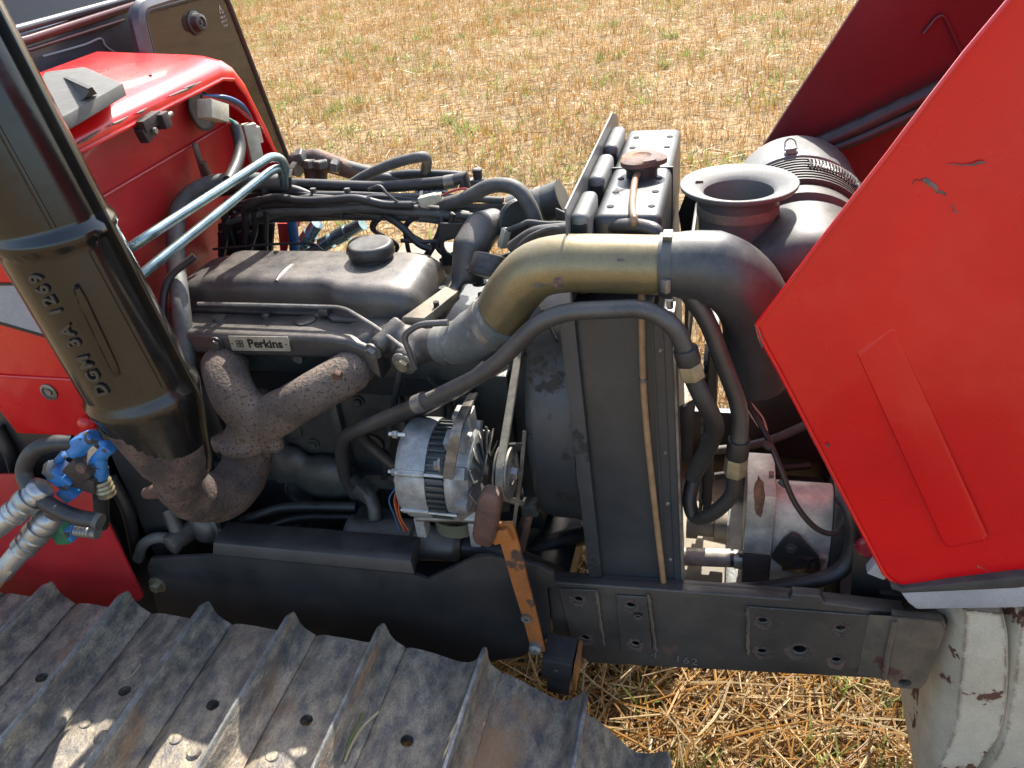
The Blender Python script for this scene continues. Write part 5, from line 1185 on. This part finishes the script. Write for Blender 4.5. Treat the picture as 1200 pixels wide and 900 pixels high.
# ---------------------------------------------------------------- rear cowl, cab front, side panels
def cowl():
    xl = -.22
    n = 14
    # outline of the front opening in the cross plane, near bottom -> top -> far bottom
    op = [V((xl, -.31, 1.08)), V((xl, -.315, 1.30)), V((xl, -.31, 1.44)), V((xl, -.295, 1.485)), V((xl, -.26, 1.505)), V((xl, .0, 1.512)), V((xl, .215, 1.518)), V((xl, .255, 1.508)), V((xl, .285, 1.47)), V((xl, .33, 1.36)), V((xl, .36, 1.27)), V((xl, .37, 1.14))]
    def grow(p, k, dx, dz): c = V((xl, .02, 1.25)); q = c + (p - c) * k; q.x = xl + dx; q.z += dz; return q
    rs = [[grow(p, .955, .004, -.006) for p in op], [grow(p, .985, .006, 0) for p in op], [grow(p, 1.0, .002, .004) for p in op], [grow(p, 1.02, -.02, .012) for p in op], [grow(p, 1.03, -.06, .02) for p in op], [grow(p, 1.035, -.27, .035) for p in op]]
    mb = MB().rings(rs, closed=False, cap=False)
    mb2 = MB().rings([[q + V((0, 0, 0)) for q in r] for r in rs], closed=False, cap=False)
    # inner skin
    inn = [[grow(p, .95, .003, -.008) for p in op], [grow(p, .97, -.03, 0) for p in op], [grow(p, .99, -.27, .02) for p in op]]
    mb.rings(inn, closed=False, cap=False)
    cw = mb.build('rear_cowl', M['red'], T); tag(cw, 'red rear cowl, open towards the engine')
    MB().tube([grow(p, .957, .005, -.006) for p in op], .004, 8).build('cowl_lip', M['red'], cw)
    # worn front lip
    for a, b in (((92, 168), (118, 152)), ((128, 147), (150, 137)), ((198, 113), (236, 96)), ((160, 133), (172, 127)), ((215, 104), (228, 98))):
        MB().tube([XP(a[0], a[1], xl + .0095), XP((a[0] + b[0]) / 2, (a[1] + b[1]) / 2 + 1, xl + .010), XP(b[0], b[1], xl + .0095)], [.0012, .0028, .001], 6).build('worn_paint', M['chip'], cw)
    # bulkhead inside, in two planes
    b1 = [V((-.255, -.31, 1.50)), V((-.255, .30, 1.51)), V((-.275, .33, 1.40)), V((-.275, -.31, 1.385))]
    bh = MB().prism(b1, (-.004, 0, 0)).build('bulkhead', M['red_deep'], cw)
    MB().prism([V((-.276, -.31, 1.3845)), V((-.276, .345, 1.3995)), V((-.34, .37, 1.02)), V((-.34, -.31, 1.0))], (-.004, 0, 0)).build('bulkhead', M['red_deep'], cw)
    MB().tube([V((-.272, -.3, 1.386)), V((-.272, .33, 1.40))], .003, 8).build('bulkhead_fold', M['red_deep'], cw)
    MB().lathe(XP(236, 129, -.252), (1, 0, .1), [(0, .040), (.003, .040), (.004, .036), (.0005, .034), (.0005, .001)], 32).build('grommet', M['plastic'], cw)
    # latch
    p = XP(172, 140, xl + .01)
    l = MB().obox(p + V((0, 0, -.004)), (0, 1, .1), .026, .012, .010, (0, 0, 1)).obox(p + V((.0, -.012, -.018)), (0, 1, .3), .016, .009, .012).obox(p + V((.012, .024, -.008)), (0, 1, .1), .010, .010, .013).build('bonnet_latch', M['brown'], cw, bevel=.002)
    MB().tube([p + V((.012, .02, -.008)), p + V((.014, .05, -.004))], .005, 10).build('latch_pin', M['steel_dull'], l)
    MB().lathe(p + V((.013, -.006, -.018)), (1, 0, 0), [(0, .006), (.004, .005)], 10).build('latch_pin', M['steel_dull'], l)
    # wiring plugs
    c = MB().obox(XP(250, 130, -.20), (0, 1, -.45), .028, .016, .017).build('plug_connector', M['cream'], T, bevel=.002); tag(c, 'pale square wiring plug inside the red cowl')
    for k, mt in enumerate(('wire_green', 'wire_blue', 'wire_green', 'wire_red')):
        MB().tube(spline([XP(264, 138 + k * 2, -.2), XP(275 + k, 145, -.19), XP(281, 165, -.18)], 4), .0035, 6).build('lead_wire', M[mt], c)
    MB().tube(spline([XP(276, 148, -.19), XP(281, 170, -.18), XP(278, 190, -.17), XP(268, 212, -.16)], 6), .0115, 10).build('lead_sheath', M['rubber'], c)
    c = MB().obox(XP(296, 168, -.2), (0, .05, 1), .040, .014, .013).build('plug_connector', M['cream'], T, bevel=.002); tag(c, 'tall pale wiring plug at the far edge of the cowl')
    MB().obox(XP(296, 158, -.2), (0, .05, 1), .016, .016, .015).build('plug_shell', M['cream'], c, bevel=.001)
    for k, mt in enumerate(('wire_blue', 'rubber', 'wire_red')):
        MB().tube(spline([XP(236, 113, -.23), XP(265, 114 + k * 3, -.21), XP(285, 124 + k * 4, -.2), XP(296, 143, -.2)], 5), .004, 6).build('lead_wire', M[mt], c)
    MB().tube([XP(228, 168, -.26), XP(240, 208, -.26)], .006, 8).build('linkage_rod', M['steel_dull'], T)
    MB().tube([XP(238, 190, -.25), XP(248, 215, -.25)], .007, 8).build('linkage_rod', M['rust_pipe'], T)
    # vent moulding on the cowl top
    zt = 1.566
    v = MB().prism([Q(30, 120, zt), Q(52, 84, zt), Q(100, 78, zt), Q(144, 97, zt), Q(78, 134, zt), Q(40, 150, zt)], (0, 0, -.02)).build('air_vent', M['vent'], cw, bevel=.004)
    tag(v, 'grey grained vent moulding on the cowl')
    MB().prism([Q(78, 89, zt + .002), Q(108, 102, zt + .028), Q(114, 110, zt + .002), Q(98, 116, zt + .002)], (-.004, -.004, -.001)).build('vent_fin', M['vent'], v)
    MB().lathe(Q(176, 88, 1.540), (0, 0, 1), [(-.004, .004), (.001, .003)], 10).build('rivet', M['cabpaint'], cw)
    # near side panel with decal
    y = -.325
    sp = MB().prism([P(-160, 150, y), P(38, 150, y), P(106, 512, y), P(20, 508, y), P(0, 482, y), P(-160, 380, y)], (0, .006, 0)).build('side_panel', M['red'], T, bevel=.003)
    tag(sp, 'red side panel with grey decal behind the exhaust stack')
    MB().prism([P(-160, 250, y - .001), P(-4, 333, y - .001), P(18, 334, y - .001), P(52, 393, y - .001), P(-6, 378, y - .001), P(-160, 330, y - .001)], (0, .0008, 0)).build('decal_stripe', M['grey_stripe'], sp)
    MB().strip([P(-160, 326, y - .0015), P(-6, 377, y - .0015), P(56, 395, y - .0015)], .006, .001, (0, 0, 1)).build('decal_edge', M['ink'], sp)
    MB().strip([P(-160, 255, y - .0015), P(-4, 333, y - .0015), P(22, 333, y - .0015)], .005, .001, (0, 0, 1)).build('decal_edge', M['ink'], sp)
    MB().tube([P(-160, 400, y - .001), P(0, 440, y - .001), P(85, 445, y - .001)], .003, 8).build('panel_fold', M['red'], sp)
    MB().lathe(P(58, 459, y), (0, -1, 0), [(0, .016), (.003, .016), (.004, .012), (.001, .011), (.001, .007), (.004, .006)], 24).build('panel_fastener', M['steel_dull'], sp)
    MB().ball(P(102, 497, y - .004), .018, .012, .016).build('panel_boss', M['red'], sp)
    # lower red panel
    y = -.372
    lp = MB().prism([P(-200, 560, y), P(20, 556, y), P(112, 580, y), P(125, 610, y), P(168, 700, y), P(140, 720, y), P(-200, 720, y)], (0, .006, 0)).build('side_panel', M['red_deep'], T, bevel=.003)  # darker red paints the shade into this panel
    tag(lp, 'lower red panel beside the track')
    # dark gearbox and footwell behind
    MB().box(-1.3, -.30, -.30, .30, .50, 1.10).build('gearbox_housing', M['black'], T, bevel=.02)
    MB().box(-.36, -.24, -.30, .30, .55, 1.0).build('bell_housing', M['dark'], T, bevel=.02)
    for px, py, r_ in ((15, 540, .012), (150, 600, .012), (140, 640, .010)):
        MB().tube(spline([P(px - 20, py - 40, -.31), P(px, py, -.315), P(px + 10, py + 50, -.31)], 5), r_, 10).build('dark_hose', M['rubber'], T)
    # cab front
    x = -.56
    cab = MB()
    fr = [XP(-80, 66, x), XP(160, 4, x), XP(270, -30, x), XP(262, 62, x), XP(178, 72, x), XP(40, 96, x), XP(-80, 120, x)]
    cf = MB().prism(fr, (-.02, 0, 0)).build('cab_front', M['cabpaint'], T, bevel=.003); tag(cf, 'dark grey front of the cab below the windscreen')
    MB().tube([XP(-80, 60, x + .004), XP(25, 33, x + .004), XP(160, -4, x + .004), XP(260, -32, x + .004)], .008, 10).build('screen_sill', M['cabpaint'], cf)
    MB().tube([XP(-80, 74, x + .004), XP(32, 46, x + .004), XP(155, 6, x + .004), XP(260, -22, x + .004)], .010, 10).build('red_edge', M['cabred'], cf)
    MB().tube([XP(-80, 84, x + .006), XP(36, 58, x + .006), XP(145, 23, x + .006)], .004, 8).build('pressed_line', M['cabred'], cf)
    # scraped area on the panel
    pts = [XP(50, 66, x + .001), XP(72, 60, x + .001), XP(100, 52, x + .001), XP(118, 45, x + .001), XP(124, 54, x + .001), XP(136, 62, x + .001)]
    MB().tube(spline(pts, 4), .002, 6).build('scrape', M['silver'], cf)
    ws = [XP(-80, 55, x - .004), XP(25, 30, x - .004), XP(165, -8, x - .004), XP(260, -36, x - .004), XP(260, -300, x - .15), XP(-80, -300, x - .15)]
    MB().prism(ws, (-.005, 0, 0)).build('windscreen', M['clear'], cf)
    MB().box(-1.55, -1.50, -.5, .8, 1.2, 2.6).build('cab_rear_wall', M['silver'], T)
    MB().box(-1.0, -.59, -.4, .75, 1.45, 1.60).build('dashboard', M['cream'], T, bevel=.01)
    # bronze quarter pane with knob
    x = -.44
    q = [XP(168, 16, x), XP(232, -2, x), XP(262, -8, x), XP(337, 190, x), XP(330, 200, x), XP(215, 200, x)]
    pn = MB().prism(q, (-.005, 0, 0)).build('quarter_pane', M['bronze'], T); tag(pn, 'bronze tinted cab pane with a round black knob')
    MB().tube(fillet([XP(215, 202, x), XP(166, 14, x), XP(232, -4, x), XP(263, -9, x), XP(339, 190, x), XP(332, 203, x)], .03), .007, 8).build('pane_seal', M['seal'], pn)
    MB().tube(fillet([XP(205, 202, x - .01), XP(158, 12, x - .01), XP(228, -10, x - .01)], .03), .018, 8).build('pane_frame', M['cabpaint'], pn)
    MB().lathe(XP(228, 27, x + .001), (1, -.1, .05), [(0, .026), (.004, .026), (.006, .020), (.020, .018), (.022, .012), (.018, .010), (.018, .005), (.021, .004), (.021, .001)], 32).build('round_knob', M['plastic'], pn)
    zd = XP(262, 30, x) - XP(257, 8, x)
    for k, (t, sz) in enumerate((('A', .020), ('TP 40', .008), ('43R-00', .0075), ('DOT 27', .0075), ('TR-38', .0075))):
        text('etched_mark', t, sz, M['mark'], pn, XP(258 + k * 1.6, 10 + k * 5.0, x + .0012), (0, 1, .02), (0, 0, 1), .0001)
    # the pane's far neighbour: cab pillar edge
cowl()

# ---------------------------------------------------------------- hydraulic valve block, couplers
def hydraulics():
    y = -.47
    mb = MB().obox(P(100, 545, y), V((.8, 0, .6)), .020, .022, .018).obox(P(106, 558, y), V((.8, 0, -.3)), .020, .02, .015)
    vb = mb.build('valve_block', M['brown'], T, bevel=.003); tag(vb, 'brown and blue valve block with couplers beside the stack')
    MB().lathe(P(96, 548, y - .022), (0, -1, .1), [(0, .009), (.004, .008)], 16).build('valve_plug', M['rust_pipe'], vb)
    b = MB().tube(spline([P(86, 530, y), P(98, 520, y), P(112, 510, y)], 3), [.013, .016, .014, .012, .011, .012, .012], 12).obox(P(96, 516, y), V((1, 0, .4)), .014, .012, .009)
    b.tube([P(104, 547, y), P(120, 532, y), P(130, 522, y)], [.008, .010, .012], 12); b.tube([P(118, 538, y), P(118, 560, y)], [.010, .012], 12)
    b.build('blue_banjo', M['blue'], vb, remesh=.0035, relax=1)
    b = MB().obox(P(76, 558, y - .01), V((.7, 0, -.7)), .018, .015, .014).obox(P(83, 575, y - .01), V((.8, 0, .5)), .014, .014, .012).tube([P(66, 543, y), P(76, 532, y)], .007, 10)
    b.build('blue_body', M['blue'], vb, bevel=.003)
    for a, c, r_ in (((66, 548), (50, 562), .013),):
        MB().hexn(P(*a, y - .012), P(*c, y - .012) - P(*a, y - .012), .016, .018).build('union_nut', M['steel'], vb)
    MB().lathe(P(118, 562, y), (0, 0, -1), [(0, .013), (.004, .015), (.008, .013), (.012, .015), (.016, .013), (.020, .015), (.024, .013), (.03, .014)], 16).build('ribbed_union', M['nut'], vb)
    MB().tube([P(118, 580, y), P(119, 615, y + .03)], .012, 12).build('feed_hose', M['rubber'], vb)
    MB().obox(P(75, 620, y - .02), V((1, 0, .2)), .016, .016, .02).build('green_cap', M['wire_green'], vb, bevel=.003)
    MB().obox(P(82, 622, y - .02), V((1, 0, .1)), .012, .015, .012).build('blue_cap', M['blue'], vb, bevel=.003)
    pr = []
    for k in range(6): pr += [(k * .006, .008), (k * .006 + .003, .0098)]
    MB().lathe(P(88, 622, y - .02), (1, 0, .01), pr + [(.038, .011), (.044, .010)], 14).build('spring_plunger', M['steel_dull'], vb)
    # ring shaped hose with worn light patches
    MB().tube(spline([P(85, 519, y), P(60, 520, y - .01), P(38, 530, y - .02), P(28, 552, y - .03), P(38, 576, y - .045), P(62, 594, y - .05), P(90, 606, y - .05), P(114, 610, y - .05)], 7), .0125, 14).build('hose_handle', M['rubber'], vb)
    MB().tube([P(112, 610, y - .05), P(118, 612, y - .05)], .013, 14).build('hose_end', M['rubber_grey'], vb)
    # two plated quick couplers
    for k, (a, c) in enumerate((((52, 570), (-30, 642)), ((62, 602), (-14, 690)))):
        p, q = P(*a, y - .035), P(*c, y - .10); d = q - p; L_ = d.length
        s = L_ / .13
        pf = [(0, .014), (.004, .0185), (.010, .0195), (.012, .0185), (.014, .0195), (.018, .0195), (.019, .0165), (.023, .0165), (.024, .0195), (.034, .020), (.036, .0185), (.038, .020), (.040, .017), (.048, .0165), (.049, .0185), (.052, .0175), (.055, .0185), (.058, .0175), (.060, .0185), (.061, .0155), (.085, .015)]
        cp = MB().lathe(p, d, [(u * s, r_ * 1.12) for u, r_ in pf], 28).build('quick_coupler', M['steel'], T)
        tag(cp, 'zinc plated hose coupler, %s of the pair at the left edge' % ('upper', 'lower')[k])
        MB().lathe(p + d.normalized() * .0855 * s, d, [(0, .017), (.02 * s, .017)], 6).build('coupler_hex', M['steel'], cp, bevel=.001)
        MB().lathe(p + d.normalized() * .1055 * s, d, [(0, .014), (.03, .014)], 16).build('copper_tail', M['tan'], cp)
hydraulics()

# ---------------------------------------------------------------- tracks
def tracks():
    prof = [(-.005, -.006), (.008, .000), (.020, .004), (.034, .0045), (.05, .002), (.07, .000), (.095, .000), (.112, .003), (.122, .010), (.127, .024), (.1315, .050), (.1335, .0605), (.1385, .0615), (.1415, .056), (.1455, .034), (.150, .015), (.157, .007), (.164, .005), (.169, .001)]
    bot = [(.169, -.016), (.10, -.018), (0, -.018)]
    W, ns = .42, 24
    def shoe_mesh():
        rs = []
        for j in range(ns + 1):
            w_ = -W * j / ns; ring = []
            for i, (s_, n_) in enumerate(prof + bot):
                js = random.uniform(-.0005, .0005); jn = random.uniform(-.0006, .0006)
                k = 1.0
                if n_ > .015: js *= .3; jn *= .3
                if n_ > .02 and j in (0, ns): k = .86
                e = .0012 * (1 if j == 0 else 0) * math.sin(i * 1.7)
                ring.append(V((s_ + js, w_ + (e if j == 0 else 0), n_ * k + jn)))
            rs.append(ring)
        mb = MB().rings(rs)
        me = bpy.data.meshes.new('shoe'); me.from_pydata(mb.v, [], mb.f)
        bm = bmesh.new(); bm.from_mesh(me); bmesh.ops.recalc_face_normals(bm, faces=bm.faces); bm.to_mesh(me); bm.free()
        o = bpy.data.objects.new('tmp', me); COL.objects.link(o)
        cut = MB()
        for s_, w_ in ((.060, -.165), (.060, -.335)): cut.lathe((s_, w_, -.04), (0, 0, 1), [(0, .0105), (.08, .0105)], 18)
        c = cut.build('cut', None, smooth=False)
        md = o.modifiers.new('b', 'BOOLEAN'); md.operation = 'DIFFERENCE'; md.object = c; md.solver = 'EXACT'
        dg = bpy.context.evaluated_depsgraph_get(); nm = bpy.data.meshes.new_from_object(o.evaluated_get(dg))
        bpy.data.objects.remove(o); bpy.data.objects.remove(c)
        bm = bmesh.new(); bm.from_mesh(nm)
        b = MB()
        for s_, w_ in ((.036, -.235), (.078, -.250), (.036, -.075 - .30), (.078, -.39)): b.lathe((s_, w_, -.001), (0, 0, 1), [(0, .012), (.004, .0115), (.007, .009), (.0075, .001)], 10)
        vs_ = [bm.verts.new(p) for p in b.v]
        for f in b.f: bm.faces.new([vs_[i] for i in f])
        bmesh.ops.recalc_face_normals(bm, faces=bm.faces)
        bm.to_mesh(nm); bm.free(); nm.materials.clear(); nm.materials.append(M['shoe']); nm.materials.append(M['shoe_edge']); nm.shade_smooth()
        for pl in nm.polygons:
            if all(nm.vertices[i].co.z > .049 for i in pl.vertices): pl.material_index = 1; nm.set_sharp_from_angle(angle=R(40)); nm.name = 'track_shoe'
        return nm
    protos = [shoe_mesh() for _ in range(4)]
    for side, y0, lab in ((0, -.418, 'near steel track of ribbed shoes'), (1, .84, 'far steel track')):
        # roller frame carrying the shoes
        yc = y0 - W / 2
        tr = MB().box(-1.15, .36, yc - .07, yc + .07, .28, .50).lathe((.33, yc - .045, .39), (0, 1, 0), [(0, .22), (.01, .24), (.08, .24), (.09, .22)], 40)
        for x in (-.9, -.6, -.3, 0): tr.lathe((x, yc - .06, .15), (0, 1, 0), [(0, .10), (.12, .10)], 24)
        tr.box(-1.1, .2, yc - .05, yc + .05, .6, .655)
        tr = tr.build('track', M['brown'], T, bevel=.004); tag(tr, lab)
        p = V((-1.43, 0, .69)); k = 0
        x, z = .086 - .17 * 8, .679
        angs = [0] * 9 + [-11, -29, -48, -70, -95, -120, -145, -165]
        i = 0
        for a in angs:
            o = bpy.data.objects.new('track_shoe', protos[i % 4]); COL.objects.link(o); o.parent = tr
            o.location = (x, y0, z); o.rotation_euler = (0, R(-a), 0)
            x += .1695 * math.cos(R(a)); z += .1695 * math.sin(R(a)); i += 1
        zz = z; xx = x
        for k in range(9):                                   # shoes on the ground
            o = bpy.data.objects.new('track_shoe', protos[i % 4]); COL.objects.link(o); o.parent = tr
            o.location = (xx - .17 * k, y0 - (W), .055); o.rotation_euler = (0, 0, 0); i += 1
            o.rotation_euler = (R(180), 0, R(180)); o.location = (xx - .17 * k, y0, .07); o.rotation_euler = (0, R(180), 0)
tracks()

# ---------------------------------------------------------------- front weights: cast slabs hung on the nose
def weights():
    y0, y1 = -.335, .20
    def slab(x0_, wd, label):
        zt = P(1110, 718, y0).z; zb = .34; rs = []; n = 14; edge = []
        for i in range(n + 1):
            t = i / n; z = zt + (zb - zt) * t; e = 0 if 0 < i < n else .008
            xc_ = x0_ + .022 + .055 * min(t, .55) - .03 * max(0, t - .55)
            xa = xc_ - .016 - .020 * math.sin(math.pi * min(1, 1.25 * t)); xb = xc_ + wd - .022 + .016 * math.sin(math.pi * min(1, 1.2 * t))
            yy = y0 + e
            rs.append([V((xa + e, y1, z)), V((xa + e, yy + .060, z)), V((xa + .003 + e, yy + .052, z)), V((xc_ - .004, yy + .004, z)), V((xc_, yy, z)), V((xb - .005, yy, z)), V((xb - e * .3, yy + .006, z)), V((xb - e * .3, y1, z))])
            edge.append(V((xc_ + random.uniform(-.001, .001), yy + .0052, z)))
        o = MB().rings(rs).build('front_weight', M['white'], None)
        return tag(o, label, 'weight', 'cast weights on the tractor nose')
    xa = P(1117, 780, y0).x
    slab(xa - .022, .074, 'chipped white cast weight next to the end of the frame rail')
    slab(xa + .052, .13, 'chipped white cast weight at the right edge of the picture')
    MB().box(1.05, 1.42, -.10, .10, .62, .70).build('weight_carrier', M['black'], T, bevel=.01)
weights()

# ---------------------------------------------------------------- straw caught on the track
def stalk(name, pts, r, mt, label):
    o = MB().tube(spline(pts, 4), r, 6).build(name, mt); tag(o, label, 'straw'); return o
z = .690
stalk('straw_stalk', [Q(404, 893, z), Q(412, 873, z + .004), Q(425, 852, z + .008), Q(444, 834, z + .014)], .0022, ST[1], 'yellow straw stalk lying on a track shoe near a sunlit patch')
stalk('straw_stalk', [Q(404, 890, z), Q(410, 868, z + .006), Q(420, 850, z + .012), Q(427, 836, z + .018)], .0018, ST[3], 'greenish straw blade leaning beside the yellow stalk on the track')
stalk('dry_twig', [Q(145, 797, z), Q(156, 790, z + .008), Q(165, 778, z + .014)], .0012, ST[1], 'thin dry twig stuck in a track shoe hole')
